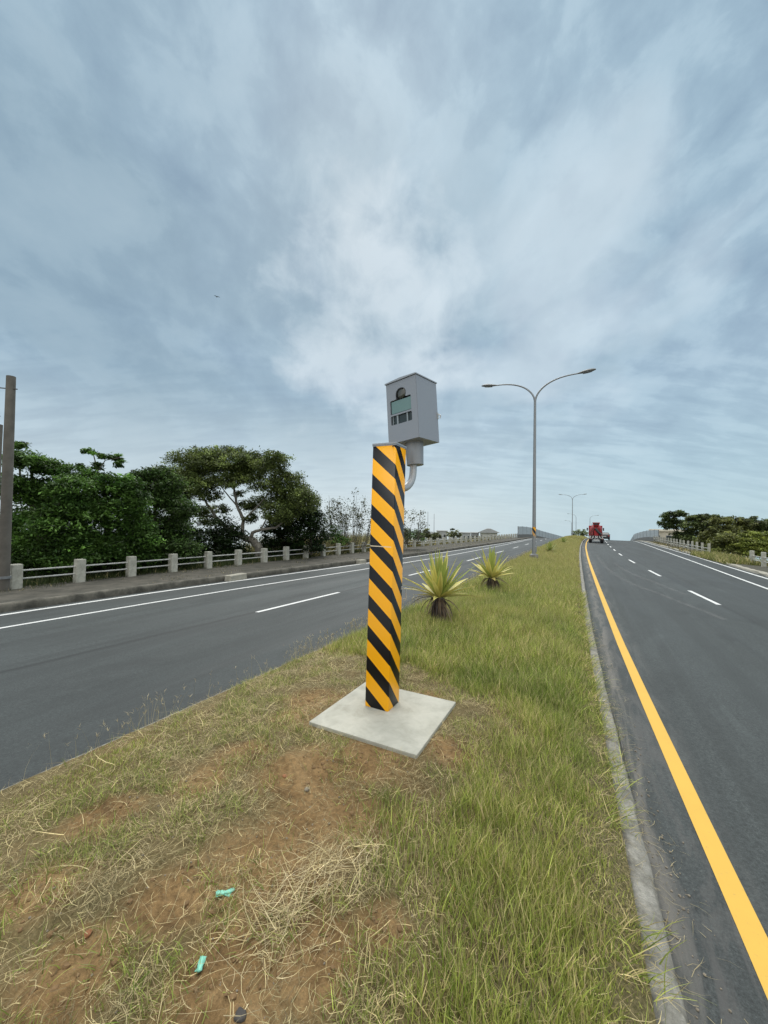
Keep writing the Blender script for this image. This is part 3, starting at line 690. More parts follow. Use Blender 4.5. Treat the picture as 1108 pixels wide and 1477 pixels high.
def agave(label, s, t, r, nleaf, trunk_h, seed, green=0.):
    random.seed(seed); z = float(zmed(s, t))
    root = thing('agave', label, 'agave', W(s, t, z), (0, 0, -HEAD), 'agaves along the median')
    V, Q, T = [], [], []
    for i in range(nleaf):
        u = i/nleaf; az = i*2.39996 + random.uniform(-.25, .25)
        el = R(88 - 80*u**1.05 + random.uniform(-7, 7)); L = r*(1.02 - .12*u)*random.uniform(.82, 1.1)
        c = (.62, .56, .17) if random.random() < .6 else (.31, .36, .09)
        c = tuple(np.array(c)*(1 - green) + np.array((.14, .22, .06))*green)
        if u > .88: c = (.42, .36, .12)
        leaf_strip(V, Q, T, (.03*math.cos(az), .03*math.sin(az), trunk_h*.94), az, el, L, .105*r/.8, .10 + .45*u*random.random(), c, random.uniform(-.3, .3))
    link('leaves', np_mesh('leaves', V, Q, np.array(T), True), M['agave_leaf'], root)
    V, Q, T = [], [], []
    for i in range(int(nleaf*4.2)):
        az = random.uniform(0, 2*PI); h = trunk_h*random.uniform(.3, 1.); el = R(random.choice([random.uniform(-89, -66), random.uniform(-89, -66), random.uniform(-89, -66), random.uniform(-60, 0)]))
        c = random.choice([(.13, .085, .06), (.10, .07, .055), (.20, .14, .085), (.065, .05, .045), (.26, .21, .12)])
        L = min(r*.5, h*1.05)*random.uniform(.6, 1.0)
        leaf_strip(V, Q, T, (.09*math.cos(az), .09*math.sin(az), h), az, el, L, .027*r/.8, 1.5, c, random.uniform(-1, 1))
    for i in range(9):
        az = random.uniform(0, 2*PI)
        leaf_strip(V, Q, T, (.08*math.cos(az), .08*math.sin(az), trunk_h*.9), az, R(random.uniform(-25, 25)), r*random.uniform(.4, .75), .032*r/.8, random.uniform(1., 2.6), (.17, .13, .08), .5)
    link('dead_leaves', np_mesh('dead_leaves', V, Q, np.array(T), True), M['agave_leaf'], root)
    MB().tube([(0, 0, -.05), (.01, 0, trunk_h*.5), (0, .01, trunk_h)], [.13*r/.8, .11*r/.8, .06*r/.8], 10).build('stem', M['dark_bark'], root, smooth=True)
agave('nearest yellow-green agave with a shaggy brown stem just right of the striped column', 7.0, -2.44, .88, 52, .52, 3)
agave('second yellow-green agave, in tall grass between the first agave and the lamp pole', 11.2, -2.35, .86, 46, .40, 5)
agave('small green agave to the right of the nearest lamp base', 28.8, -2.1, .78, 34, .22, 8, .6)
agave('tiny far agave in the grass near the top of the median', 46.5, -2.0, .7, 30, .18, 9, .7)

# ------------------------------------------------------------------ roadside railings
def railing(label, s0, s1, gap, fline, pw, ph, zoff, group=None, step=1.82, z_rails=(.33, .60)):
    root = thing('roadside_railing', label, 'railing', W(s0, float(fline(s0)), 0), (0, 0, -HEAD), 'railings beside the road')
    c0 = np.array(W(s0, float(fline(s0)), 0)); Rm = Matrix.Rotation(HEAD, 3, 'Z')
    def loc(s, z): 
        p = np.array(W(s, float(fline(s)), float(zroad(s, fline(s))) + zoff + z)); return Rm @ Vector(p - c0)
    ss = np.arange(s0, s1, step); proto = None
    for i, s in enumerate(ss):
        if proto is None:
            b = MB().box((0, 0, ph/2 - .05), (pw*.92, pw, ph + .1)); me = b.mesh('post', bevel=.025, seg=2)
            for v in me.vertices:
                if v.co.z < .3: v.co.x *= 1.06; v.co.y *= 1.06
            proto = o = link('post', me, M['post_concrete'], root)
        else: o = proto.copy(); COL.objects.link(o); o.parent = root
        o.location = loc(s, 0) + Vector((random.uniform(-.02, .02), 0, random.uniform(-.02, .02)))
        o.rotation_euler = (random.uniform(-.015, .015), random.uniform(-.015, .015), random.uniform(-.05, .05))
    for zr in z_rails:
        MB().tube([loc(s, zr) for s in ss], .028, 8).build('rail', M['rail_paint'], root, smooth=True)
    return root
railing('long concrete post railing along the left footway in front of the dark trees', 5.72, 84, 0, FE, .29, .84, .20)
RFa = RF
railing('short concrete post railing at the right edge of the picture in front of bushes', 20.5, 36.3, 0, RFa, .22, .95, .08)
railing('right concrete post railing running up to the pale building before the bridge', 45.5, 86, 0, RF, .19, 1.05, .08, step=2.3)

# ------------------------------------------------------------------ noise barriers on the bridge
def barrier(label, f, d0, s0, s1, h, n):
    root = thing('noise_barrier', label, 'noise barrier', W(s0, float(f(s0)) + d0, 0), (0, 0, -HEAD), 'noise barriers on the bridge')
    c0 = np.array(W(s0, float(f(s0)) + d0, 0)); Rm = Matrix.Rotation(HEAD, 3, 'Z')
    ss = np.linspace(s0, s1, n + 1)
    P = lambda s, z, o=0.: Rm @ Vector(np.array(W(s, float(f(s)) + d0 + o, float(prof(s)) - .1 + z)) - c0)
    def wall(a, z0, z1a, z1b, th, b, mb):
        mb.add([P(a, z0, -th), P(b, z0, -th), P(b, z1b, -th), P(a, z1a, -th), P(a, z0, th), P(b, z0, th), P(b, z1b, th), P(a, z1a, th)],
               [(0, 1, 2, 3), (5, 4, 7, 6), (3, 2, 6, 7), (0, 4, 5, 1), (0, 3, 7, 4), (1, 5, 6, 2)])
    lo = MB()
    for i in range(n): wall(ss[i], -.3, .85, .85, .16, ss[i+1], lo)
    lo.build('parapet', M['barrier_wall'], root)
    for i in range(n):
        p = MB(); hs = h; wall(ss[i] + .06, .86, hs, h, .04, ss[i+1] - .06, p); p.build('panel', M['barrier_panel'], root)
        b = MB(); wall(ss[i] - .05, .86, hs + .04, hs + .04, .07, ss[i] + .05, b); b.build('upright', M['galv'], root)
barrier('grey noise barrier along the left side of the bridge beyond the houses', FE, .5, 80, 190, 2.45, 24)
barrier('grey noise barrier curving over the bridge crest on the right side', RF, .3, 82, 190, 2.15, 26)

# ------------------------------------------------------------------ poles at the left edge
def left_poles():
    p = at(5, 852, 12.35); z0 = float(zroad(5.4, -16.4)) + .18
    root = thing('utility_pole', 'tall tapered concrete utility pole by the first railing post', 'utility pole', (p[0], p[1], z0), (0, .004, 0))
    H = 6.95
    pole = MB().tube([(0, 0, -.1), (-.05, 0, H*.5), (-.10, 0, H)], [.150, .138, .120], 18).build('shaft', M['pole_concrete'], root, smooth=True)
    MB().tube([(-.52, -.02, H - .38), (.14, -.02, H - .42)], .018, 8).build('cross_bolt', M['dark_stone'], root)
    b = MB().tube([(-.50, -.02, H - .42), (-.50, -.02, H - .30)], [.05, .03], 8); b.tube([(-.66, -.02, H - .36), (-.44, -.02, H - .36)], .02, 6); b.build('insulator', M['dark_stone'], root, smooth=True)
    MB().lathe([(.178, .42), (.178, .50)], (-.006, 0, 0), 16).build('collar', M['galv'], root)
    q = at(-19, 860, 11.7)
    r2 = thing('utility_pole', 'shorter grey concrete pole cut off by the left edge, in front of the tall pole', 'utility pole', (q[0], q[1], z0 - .05), (0, 0, 0))
    MB().box((.03, 0, 2.6), (.24, .22, 5.36)).build('shaft', M['pole_concrete'], r2, bevel=.02)
    MB().tube([(.10, -.02, 5.27), (.10, -.02, 5.48), (.16, -.02, 5.52)], .018, 6).build('hook', M['dark_stone'], r2)
left_poles()

# ------------------------------------------------------------------ trees and shrubs
def leaves_mesh(name, cl, n_total, size, cols, flat=.45, cluster=26, shell=.55):
    """cl: list of (centre, (rx,ry,rz)); leaf quads gathered in small sprays through each ellipsoid"""
    vol = np.array([r[0]*r[2] for c, r in cl])**.9; share = vol/vol.sum()
    Vs, Ts = [], []
    for (c, r), sh in zip(cl, share):
        n = max(8, int(n_total*sh)); nc = max(3, n//cluster)
        d = rng.normal(size=(nc, 3)); d /= np.linalg.norm(d, axis=1)[:, None]
        rad = (shell + (1 - shell)*rng.random(nc)**.5)*(.82 + .36*rng.random(nc))
        cc = np.array(c) + d*rad[:, None]*np.array(r)
        sp = min(r)*.24 + .05
        bright = np.exp(rng.normal(0, .48, nc)); hue = rng.random(nc)
        k = rng.integers(0, nc, n)
        off = rng.normal(size=(n, 3))*np.array([sp, sp, sp*flat])
        p = cc[k] + off
        nrm = rng.normal(size=(n, 3)); nrm[:, 2] = np.abs(nrm[:, 2]) + .55; nrm /= np.linalg.norm(nrm, axis=1)[:, None]
        a = np.cross(nrm, rng.normal(size=(n, 3))); a /= np.linalg.norm(a, axis=1)[:, None]; b = np.cross(nrm, a)
        L = (size*rng.uniform(.6, 1.35, n))[:, None]; Wd = L*.42
        Vs.append(np.stack([p - a*L*.5, p + b*Wd*.5 + nrm*L*.06, p + a*L*.5, p - b*Wd*.5 + nrm*L*.06], 1))
        c0, c1 = np.array(cols[0]), np.array(cols[1])
        tc = (c0 + (c1 - c0)*hue[k][:, None])*bright[k][:, None]*rng.uniform(.75, 1.25, n)[:, None]
        Ts.append(np.repeat(tc[:, None], 4, 1))
    V = np.concatenate(Vs).reshape(-1, 3); T = np.concatenate(Ts).reshape(-1, 3)
    return np_mesh(name, V, np.arange(len(V)).reshape(-1, 4), np.minimum(T, .8))
def tree(name, label, cat, base, depth, clumps, limbs, n, size, cols, mat='bark', zdown=0., dj=.5, group='trees beside the road', cluster=26, flat=.45, shell=.55):
    """clumps (px, py, rx, ry[, depth shift]) and limbs [(px, py, thickness px, depth shift)...] sketch the crown on the photograph at this depth; every crown gets real thickness"""
    bpnt = at(base[0], base[1], depth); u = depth/F_PX
    root = thing(name, label, cat, tuple(bpnt), (0, 0, 0), group)
    cl = []
    for c in clumps:
        dz = c[4] if len(c) > 4 else random.uniform(-1, 1)*dj
        q = at(c[0], c[1], depth + dz) - bpnt
        cl.append((q, (c[2]*u, max(c[2], c[3])*u*.9, c[3]*u)))
    link('crown', leaves_mesh('crown', cl, n, size, cols, flat, cluster, shell), M['tree_leaf'], root)
    b = MB()
    for lm in limbs:
        pts = [Vector(at(x, y, depth + dd) - bpnt) for x, y, th, dd in lm]; rr = [th*u/2 for x, y, th, dd in lm]
        P2, R2 = [], []
        for i in range(len(pts)-1):
            for k in range(4):
                a = k/4; j = Vector((random.uniform(-1, 1), random.uniform(-1, 1), random.uniform(-1, 1)))*rr[i]*.22
                P2.append(pts[i].lerp(pts[i+1], a) + (j if (i or k) else Vector())); R2.append(rr[i]*(1-a) + rr[i+1]*a)
        P2.append(pts[-1]); R2.append(rr[-1]); b.tube(P2, R2, 8)
    b.build('trunk', M[mat], root, smooth=True)
    return root
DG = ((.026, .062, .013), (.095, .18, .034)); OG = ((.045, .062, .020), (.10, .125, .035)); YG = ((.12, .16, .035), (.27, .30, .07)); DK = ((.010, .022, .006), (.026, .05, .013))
def scat(x0, x1, y0, y1, n, rx, ry, seed):
    rr = random.Random(seed); return [(rr.uniform(x0, x1), rr.uniform(y0, y1), rx*rr.uniform(.7, 1.3), ry*rr.uniform(.7, 1.3)) for _ in range(n)]
tree('dense_tree', 'dense dark green tree directly right of the utility poles', 'tree', (62, 842), 15.5,
     [(45, 668, 26, 14), (80, 680, 24, 14), (30, 705, 26, 20), (66, 715, 30, 22), (100, 705, 24, 18), (45, 755, 34, 26), (90, 755, 34, 26), (24, 790, 20, 22), (60, 800, 34, 22), (100, 800, 30, 22), (28, 640, 8, 8), (20, 660, 12, 10), (110, 735, 18, 18)],
     [[(62, 842, 14, 0), (60, 790, 11, 0), (52, 730, 7, .2), (45, 675, 3, .2)], [(60, 790, 8, 0), (85, 730, 5, -.3), (98, 700, 2, -.3)], [(58, 760, 5, 0), (30, 700, 3, .3), (27, 640, 1.2, .3)]], 40000, .15, DG, 'dark_bark', shell=.45, cluster=60)
tree('dense_tree', 'dense dark tree with a thin leafy twig rising above its crown', 'tree', (158, 838), 17,
     [(126, 690, 22, 14), (150, 700, 24, 16), (182, 702, 22, 14), (128, 730, 28, 22), (165, 738, 32, 24), (195, 725, 18, 16), (120, 780, 28, 24), (160, 790, 34, 24), (200, 770, 24, 24), (196, 805, 24, 18), (130, 652, 9, 4), (160, 659, 16, 5), (172, 668, 8, 4), (140, 672, 5, 6), (118, 676, 5, 5)],
     [[(158, 838, 12, 0), (156, 780, 9, 0), (150, 715, 5, .1), (141, 680, 2, .1), (134, 652, 1.2, .1)], [(141, 680, 1.6, .1), (152, 664, 1.2, .1), (174, 660, .8, .1)], [(156, 770, 5, 0), (190, 720, 2.5, -.3)]], 38000, .15, DG, 'dark_bark', shell=.45, cluster=60)
tree('leafy_tree', 'rounded mid green tree touching the left side of the spreading tree', 'tree', (224, 828), 19,
     [(205, 688, 16, 9), (228, 684, 18, 10), (198, 702, 16, 10), (245, 698, 18, 12), (210, 715, 20, 16), (240, 720, 22, 18), (262, 735, 16, 16), (215, 755, 24, 20), (250, 765, 24, 18), (225, 795, 26, 18), (262, 795, 22, 16)],
     [[(224, 828, 10, 0), (226, 780, 7, 0), (222, 720, 3, 0)], [(226, 780, 5, 0), (252, 735, 2, .2)]], 30000, .14, ((.028, .06, .014), (.07, .12, .028)), 'dark_bark')
tree('spreading_tree', 'broad umbrella-crowned tree with pale forked trunk behind the left railing', 'tree', (374, 806), 25,
     [(408, 738, 26, 14), (438, 722, 18, 16), (300, 664, 36, 16), (370, 672, 40, 16), (250, 695, 34, 17), (345, 690, 20, 10),
      (268, 664, 30, 12), (300, 655, 26, 9), (330, 652, 26, 8), (355, 662, 26, 10), (245, 684, 26, 11), (222, 690, 18, 8), (285, 682, 26, 10), (318, 676, 22, 9), (390, 672, 24, 11), (415, 690, 22, 12), (432, 708, 16, 11), (446, 716, 10, 8),
      (380, 695, 24, 13), (305, 668, 30, 12), (290, 700, 26, 12), (325, 692, 22, 10), (236, 716, 20, 16), (355, 728, 14, 8), (412, 752, 14, 9), (425, 720, 20, 12), (298, 752, 16, 7), (255, 742, 16, 12), (345, 676, 26, 9), (400, 660, 18, 9), (440, 738, 14, 10), (452, 730, 9, 9), (410, 704, 24, 12), (270, 690, 26, 13), (250, 722, 18, 13), (350, 690, 18, 7), (400, 718, 24, 13), (425, 735, 18, 12), (375, 728, 20, 12), (262, 712, 24, 12), (300, 714, 22, 8), (318, 735, 14, 7), (285, 738, 18, 9), (345, 712, 8, 5), (362, 748, 10, 7), (395, 748, 14, 7), (240, 705, 16, 9), (330, 700, 10, 4)],
     [[(374, 806, 12, 0), (373, 790, 11, 0), (366, 780, 10, 0), (348, 773, 9, 0), (330, 764, 7, .3), (310, 745, 5, .6), (296, 722, 3, .9), (280, 700, 1.5, 1)],
      [(362, 777, 6, 0), (364, 768, 5, -.2), (376, 764, 4, -.5), (398, 761, 3, -.8), (415, 748, 1.5, -1)], [(348, 773, 6, 0), (352, 750, 5, .3), (342, 730, 4, .5), (338, 705, 3, .6), (340, 672, 1.5, .6)],
      [(330, 764, 4, .3), (300, 768, 2.5, .9), (270, 768, 1.2, 1.4)], [(310, 745, 3, .6), (285, 745, 1.8, 1), (262, 730, 1, 1.4)], [(352, 750, 3, .3), (372, 730, 2, -.5), (392, 706, 1.2, -1)], [(342, 730, 2.4, .5), (322, 706, 1.4, .2), (310, 685, .9, 0)], [(376, 764, 2, -.5), (392, 735, 1.2, -.7)]],
     95000, .155, ((.050, .076, .022), (.145, .180, .050)), 'bark', dj=1.7, flat=.6, shell=.25, cluster=44)
tree('evergreen_shrub', 'dark round shrub under the right end of the spreading tree crown', 'shrub', (448, 800), 26,
     [(440, 745, 18, 12), (455, 750, 14, 14), (432, 768, 22, 14), (458, 772, 16, 14), (445, 788, 24, 9)], [[(448, 800, 5, 0), (450, 775, 3.5, 0), (446, 748, 1.5, 0)]], 9000, .18, DK, 'dark_bark', group='shrubs beside the road')
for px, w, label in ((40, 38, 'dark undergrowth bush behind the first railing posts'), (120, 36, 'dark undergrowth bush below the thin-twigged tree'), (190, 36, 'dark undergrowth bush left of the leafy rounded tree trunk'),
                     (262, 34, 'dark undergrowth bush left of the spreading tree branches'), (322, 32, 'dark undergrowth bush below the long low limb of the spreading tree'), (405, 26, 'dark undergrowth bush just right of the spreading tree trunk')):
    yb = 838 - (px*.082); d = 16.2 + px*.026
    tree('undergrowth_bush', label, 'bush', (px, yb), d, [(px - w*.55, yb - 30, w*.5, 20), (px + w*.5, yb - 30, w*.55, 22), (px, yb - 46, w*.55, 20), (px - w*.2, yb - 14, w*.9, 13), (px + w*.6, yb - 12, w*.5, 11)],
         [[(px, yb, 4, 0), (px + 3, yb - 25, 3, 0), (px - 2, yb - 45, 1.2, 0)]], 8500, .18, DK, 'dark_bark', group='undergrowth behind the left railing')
def twiggy(label, base, depth, x0, x1, y0, n, seed, nl):
    rr = random.Random(seed); limbs = []; cl = []
    for i in range(n):
        tx = rr.uniform(x0, x1); ty = y0 + rr.random()**1.3*38; bx = base[0] + (tx - base[0])*.55 + rr.uniform(-5, 5); mx = (bx + tx)/2 + rr.uniform(-3, 3); my = (base[1] + ty)/2
        limbs.append([(bx, base[1], .8, rr.uniform(-.6, .6)), (mx, my, .55, rr.uniform(-.5, .5)), (tx, ty, .25, rr.uniform(-1, 1))])
        for k in range(4):
            a = rr.uniform(.0, 1.05); cl.append((mx + (tx - mx)*a + rr.uniform(-4, 4), my + (ty - my)*a + rr.uniform(-2, 3), 5.5, 4.5))
    tree('sparse_shrub', label, 'shrub', base, depth, cl, limbs, nl, .17, ((.035, .045, .02), (.085, .09, .04)), 'dark_bark', dj=.9, group='shrubs beside the road', cluster=4, flat=1.)
twiggy('sparse twiggy shrub against the sky left of the striped column', (502, 792), 31, 466, 545, 714, 34, 3, 2900)
twiggy('sparse twiggy shrub just right of the striped column', (592, 785), 34, 572, 612, 734, 16, 4, 1500)
tree('evergreen_shrub', 'small dark pointed shrub left of the striped column behind the railing', 'shrub', (484, 790), 30, [(484, 765, 8, 8), (480, 776, 13, 8), (490, 780, 12, 8)], [[(484, 790, 2, 0), (484, 762, .8, 0)]], 1500, .17, DG, 'dark_bark', group='shrubs beside the road')
tree('evergreen_shrub', 'dark green shrub behind the railing right of the striped column', 'shrub', (588, 786), 36, [(582, 768, 10, 8), (594, 772, 12, 8), (604, 774, 8, 6)], [[(588, 786, 2, 0), (588, 766, .8, 0)]], 1700, .18, DG, 'dark_bark', group='shrubs beside the road')
for i, (px, py, w, dd, label) in enumerate(((628, 778, 9, 55, 'small bush in front of the leftmost far house'), (655, 774, 10, 62, 'low bush between the two groups of far houses'), (615, 775, 8, 50, 'pale tall bush left of the far houses'))):
    tree('distant_bush', label, 'bush', (px, py + 3), dd, [(px - w*.4, py - 3, w*.6, 4), (px + w*.4, py - 3, w*.6, 4), (px, py - 7, w*.5, 4)], [[(px, py + 3, 1, 0), (px, py - 6, .5, 0)]], 900, .3, ((.07, .085, .035), (.13, .14, .06)), 'dark_bark', group='distant bushes')
# right side
tree('leafy_tree', 'airy dark green tree at the left end of the right-hand row of trees', 'tree', (978, 792), 58,
     [(966, 745, 9, 6), (976, 741, 8, 5), (962, 755, 9, 7), (985, 742, 5, 3), (978, 757, 12, 6), (985, 772, 10, 6), (976, 780, 9, 5)], [[(978, 792, 2.5, 0), (977, 772, 1.8, 0), (975, 745, .8, 0)], [(977, 772, 1.2, 0), (965, 752, .6, .5)]], 7500, .34, ((.045, .07, .025), (.11, .145, .05)), 'dark_bark', dj=1.2)
tree('leafy_tree', 'dark rounded tree second in the right-hand row behind the railing', 'tree', (1008, 795), 54,
     [(1000, 748, 11, 5), (1014, 746, 12, 4), (1028, 748, 10, 5), (998, 760, 13, 8), (1018, 760, 14, 9), (1010, 776, 16, 9), (995, 780, 10, 8), (1030, 765, 12, 8)], [[(1008, 795, 3, 0), (1008, 770, 2, 0), (1012, 750, .8, 0)]], 11000, .34, ((.045, .065, .02), (.11, .135, .045)), 'dark_bark', dj=1.2)
tree('leafy_tree', 'olive green tree in the middle of the right-hand row', 'tree', (1050, 800), 46,
     [(1040, 752, 14, 5), (1058, 751, 14, 5), (1045, 768, 18, 9), (1065, 766, 16, 9), (1052, 785, 20, 9), (1030, 786, 14, 9), (1075, 757, 10, 6)], [[(1050, 800, 3, 0), (1050, 775, 2, 0), (1048, 755, .8, 0)]], 12000, .30, ((.08, .095, .03), (.17, .18, .055)), 'dark_bark', dj=1.)
tree('leafy_tree', 'dark tree at the right edge behind the yellowish bushes', 'tree', (1096, 802), 48,
     [(1082, 755, 14, 5), (1100, 758, 16, 6), (1112, 754, 12, 6), (1095, 772, 20, 10), (1115, 772, 16, 10), (1088, 748, 4, 3)], [[(1096, 802, 3, 0), (1096, 775, 2, 0), (1092, 752, .8, 0)]], 10000, .32, ((.05, .07, .025), (.11, .135, .045)), 'dark_bark', dj=1.)
for (px, py, w, dd, label) in ((1046, 800, 22, 40, 'olive bush filling the gap between the two right-hand railings'), (1078, 800, 24, 39, 'yellow-green bush behind the near right-hand railing'), (1104, 800, 22, 38, 'yellow-green bush at the right edge of the picture'), (1020, 797, 14, 47, 'low olive bush at the near end of the far right-hand railing')):
    tree('leafy_bush', label, 'bush', (px, py + 6), dd, [(px - w*.5, py - 12, w*.55, 9), (px + w*.5, py - 12, w*.55, 9), (px, py - 22, w*.6, 8), (px, py - 3, w*.9, 7), (px + w*.3, py - 28, w*.3, 5)], [[(px, py + 6, 2, 0), (px, py - 20, .8, 0)]], 7000, .25,
         YG if 'yellow' in label else ((.085, .11, .03), (.19, .20, .055)), 'dark_bark', dj=.8, group='bushes by the right railing')
for (px, w, label) in ((834, 10, 'pale green far bush left of the red truck beyond the crest'), (843, 5, 'small far treetop just left of the red truck')):
    tree('distant_bush', label, 'bush', (px, 778), 115, [(px - w*.4, 770, w*.5, 4), (px + w*.4, 770, w*.5, 3.5), (px, 766.5, w*.35, 3)], [[(px, 778, .8, 0), (px, 768, .4, 0)]], 700, .5, ((.14, .18, .09), (.24, .28, .15)), 'dark_bark', group='distant bushes')

# ------------------------------------------------------------------ grass
def blades(s, t, z, h, w, az, lean, curve, col, segs=2, bend=.35):
    n = len(s); P = Wn(s, t, z); d0 = np.stack([np.cos(az), np.sin(az), np.zeros(n)], 1); side = np.stack([-np.sin(az), np.cos(az), np.zeros(n)], 1)
    # twist blades about their own stem so they do not all show the same face
    tw = rng.uniform(0, 2*PI, n); side = side*np.cos(tw)[:, None] + d0*np.sin(tw)[:, None]
    Vs = []; bd = rng.normal(0, bend, n)
    for k in range(segs + 1):
        u = k/segs; azk = az + bd*u; d0 = np.stack([np.cos(azk), np.sin(azk), np.zeros(n)], 1)
        hor = h*u*np.sin((lean + curve*u*.5)); ver = h*u*np.cos(lean + curve*u*.5)
        c = P + d0*hor[:, None]; c[:, 2] += ver
        ww = (w*(1 - .86*u**1.6)/2)[:, None]
        Vs += [c - side*ww, c + side*ww]
    V = np.stack(Vs, 1); m = 2*(segs + 1)
    base = (np.arange(n)*m)[:, None]
    Q = np.concatenate([base + np.array([[2*k, 2*k+1, 2*k+3, 2*k+2]]) for k in range(segs)], 0)
    return V.reshape(-1, 3), Q, np.repeat(col, m, 0)
class Lawn:
    def __init__(self): self.V, self.Q, self.T, self.n = [], [], [], 0
    def add(self, *a, **k):
        V, Q, T = blades(*a, **k); self.V.append(V); self.Q.append(Q + self.n); self.T.append(T); self.n += len(V)
    def build(self, name, mat, label):
        o = link(name, np_mesh(name, np.concatenate(self.V), np.concatenate(self.Q), np.concatenate(self.T)), mat)
        return tag(o, label, 'grass', kind='stuff')
def scatter(n, s0, s1, power=1.):
    s = s0 + (s1 - s0)*rng.random(n)**power; a, b = _cl(s) + .09, _cr(s); t = a + (b - a)*rng.random(n); return s, t
def off_pad(s, t, m=.02): return ~((s > PAD[0]-m) & (s < PAD[1]+m) & (t > PAD[2]-m) & (t < PAD[3]+m))
TB = lerp_fn([(-4, -.6), (1.26, -.85), (1.62, -.97), (2.17, -1.07), (3.05, -.9), (4.0, -1.0), (4.6, -1.6), (5.2, -4.2), (9, -5), (300, -5)])
def TBs(s): return np.interp(s, [-4, 1.26, 1.62, 2.17, 3.05, 4.0, 4.5, 5.1, 300], [-.6, -.85, -.97, -1.03, -.72, -.74, -1.5, -4.4, -5])
def greenness(s, t):
    g = np.clip((t - TBs(s) - .10)/.55 + .5 + (fbm(s*2.6, t*2.6, 41) - .5)*2.6, 0, 1)
    gl = np.clip((-3.05 - t)/.35 + .4 + (fbm(s*2.2, t*2.2, 43) - .5)*1.3, 0, 1)*np.clip((3.0 - s)/.9, .25, 1)
    return np.maximum(g, gl*.8)
def pick_col(n, a, b, c=None, pc=.15, sig=.26):
    u = rng.random((n, 1)); col = np.array(a)*(1-u) + np.array(b)*u
    if c is not None:
        m = rng.random(n) < pc; col[m] = np.array(c)*rng.uniform(.75, 1.15, (m.sum(), 1))
    return col*np.exp(rng.normal(0, sig, (n, 1)))
GA, GB, STR = (.135, .195, .030), (.46, .49, .125), (.60, .50, .25)
lawn, dry = Lawn(), Lawn()
def green_zone(n, s0, s1, hm, wm, power=1., tall=0., dryp=.27, thin=0.):
    s, t = scatter(n, s0, s1, power)
    g = greenness(s, t); b = bare(s, t)
    clump = fbm(s*4.5, t*4.5, 51)
    keep = off_pad(s, t) & (rng.random(n) < g*(.35 + 1.1*clump)*(1 - .8*b*(t < TBs(s) + .25)))
    s, t, g, clump = s[keep], t[keep], g[keep], clump[keep]; n = len(s)
    edge = np.clip(np.minimum(t - _cl(s), _cr(s) - t)/.35, .28, 1)
    h = hm*rng.uniform(.45, 1.25, n)*(.55 + .9*clump)*edge*(.55 + .45*g)
    left = np.clip((t - TBs(s))/.6 + 1., 0, 1); h = h*np.where(s < 5, .34 + .66*left, 1.)*np.clip((t - _cl(s))/.45, .30, 1)
    yel = fbm(s*.9, t*.9, 61)[:, None]
    col = pick_col(n, GA, GB, STR, dryp); lush = fbm(s*1.7, t*1.7, 67)[:, None]; col = col*(1.06 - .30*np.clip((lush - .42)*3.2, 0, 1)*np.array((1., .72, .9)))
    far = np.clip((s - 9)/14, 0, 1)[:, None]
    col = col*(1 - .55*np.clip(yel - .40, 0, .4)) + np.array((.30, .26, .10))*np.clip(yel - .42, 0, .4)*.9
    col = col*(1 - .60*far) + np.array((.42, .375, .15))*.60*far*rng.uniform(.8, 1.2, (n, 1))
    lean = np.abs(rng.normal(.16, .22, n)); az = rng.normal(HEAD*0 + 1.2, 1.5, n)
    lawn.add(s, t, zmed(s, t) - .01, h, wm*rng.uniform(.6, 1.4, n), az, lean, rng.uniform(.1, 1.0, n), col, segs=2 if s0 > 5 else 3)
green_zone(120000, .6, 5.0, .145, .0050, 1.)
green_zone(60000, .6, 5.0, .07, .0046, 1., dryp=.3)
green_zone(90000, 4.6, 10, .21, .0075, .9)
green_zone(70000, 9.5, 22, .24, .012, .8)
green_zone(70000, 21, 60, .27, .024, .8)
green_zone(36000, 58, 112, .28, .05, 1.)
# short sparse green tufts on the mown left part
def tufts(n):
    s, t = scatter(n, .6, 5.0); g = 1 - greenness(s, t); k = fbm(s*5, t*5, 71); b = bare(s, t)
    keep = off_pad(s, t, .06) & (rng.random(n) < g*np.clip((k - .42)*4, 0, 1)*(1 - b*.85)); s, t = s[keep], t[keep]; n = len(s)
    lawn.add(s, t, zmed(s, t) - .006, .075*rng.uniform(.4, 1.5, n), .0042*rng.uniform(.6, 1.3, n), rng.uniform(0, 2*PI, n), np.abs(rng.normal(.5, .35, n)), rng.uniform(.2, 1.1, n), pick_col(n, (.14, .20, .035), (.38, .42, .11), STR, .2), segs=3)
tufts(110000)
def straw(n, s0, s1, dens, hm, wm, lo=.9, col=(STR, (.54, .46, .26)), seed=81):
    s, t = scatter(n, s0, s1); k = fbm(s*3.4, t*3.4, seed); b = bare(s, t)
    keep = off_pad(s, t, .0) & (rng.random(n) < dens(s, t)*np.clip((k - .30)*3, .06, 1)*(1 - .86*b)); s, t = s[keep], t[keep]; n = len(s)
    lean = np.clip(rng.normal(1.33, .18, n), lo, 1.52); cv = rng.uniform(-.15, .45, n)
    dry.add(s, t, zmed(s, t) + rng.uniform(.002, .022, n), hm*rng.uniform(.35, 1.5, n), wm*rng.uniform(.6, 1.4, n), rng.uniform(0, 2*PI, n), lean, cv, pick_col(n, col[0], col[1], (.25, .19, .10), .22, .25), segs=3, bend=.7)
straw(44000, .6, 5.4, lambda s, t: 1 - .62*greenness(s, t), .10, .0024)
straw(120000, .6, 4.8, lambda s, t: 1 - .6*greenness(s, t), .05, .0026, seed=85, col=((.17, .15, .07), (.42, .36, .19)))
straw(9000, 1, 6, lambda s, t: np.clip(1 - np.abs(t + 3.3)/.8, 0, 1), .16, .0045, lo=.7, seed=87)
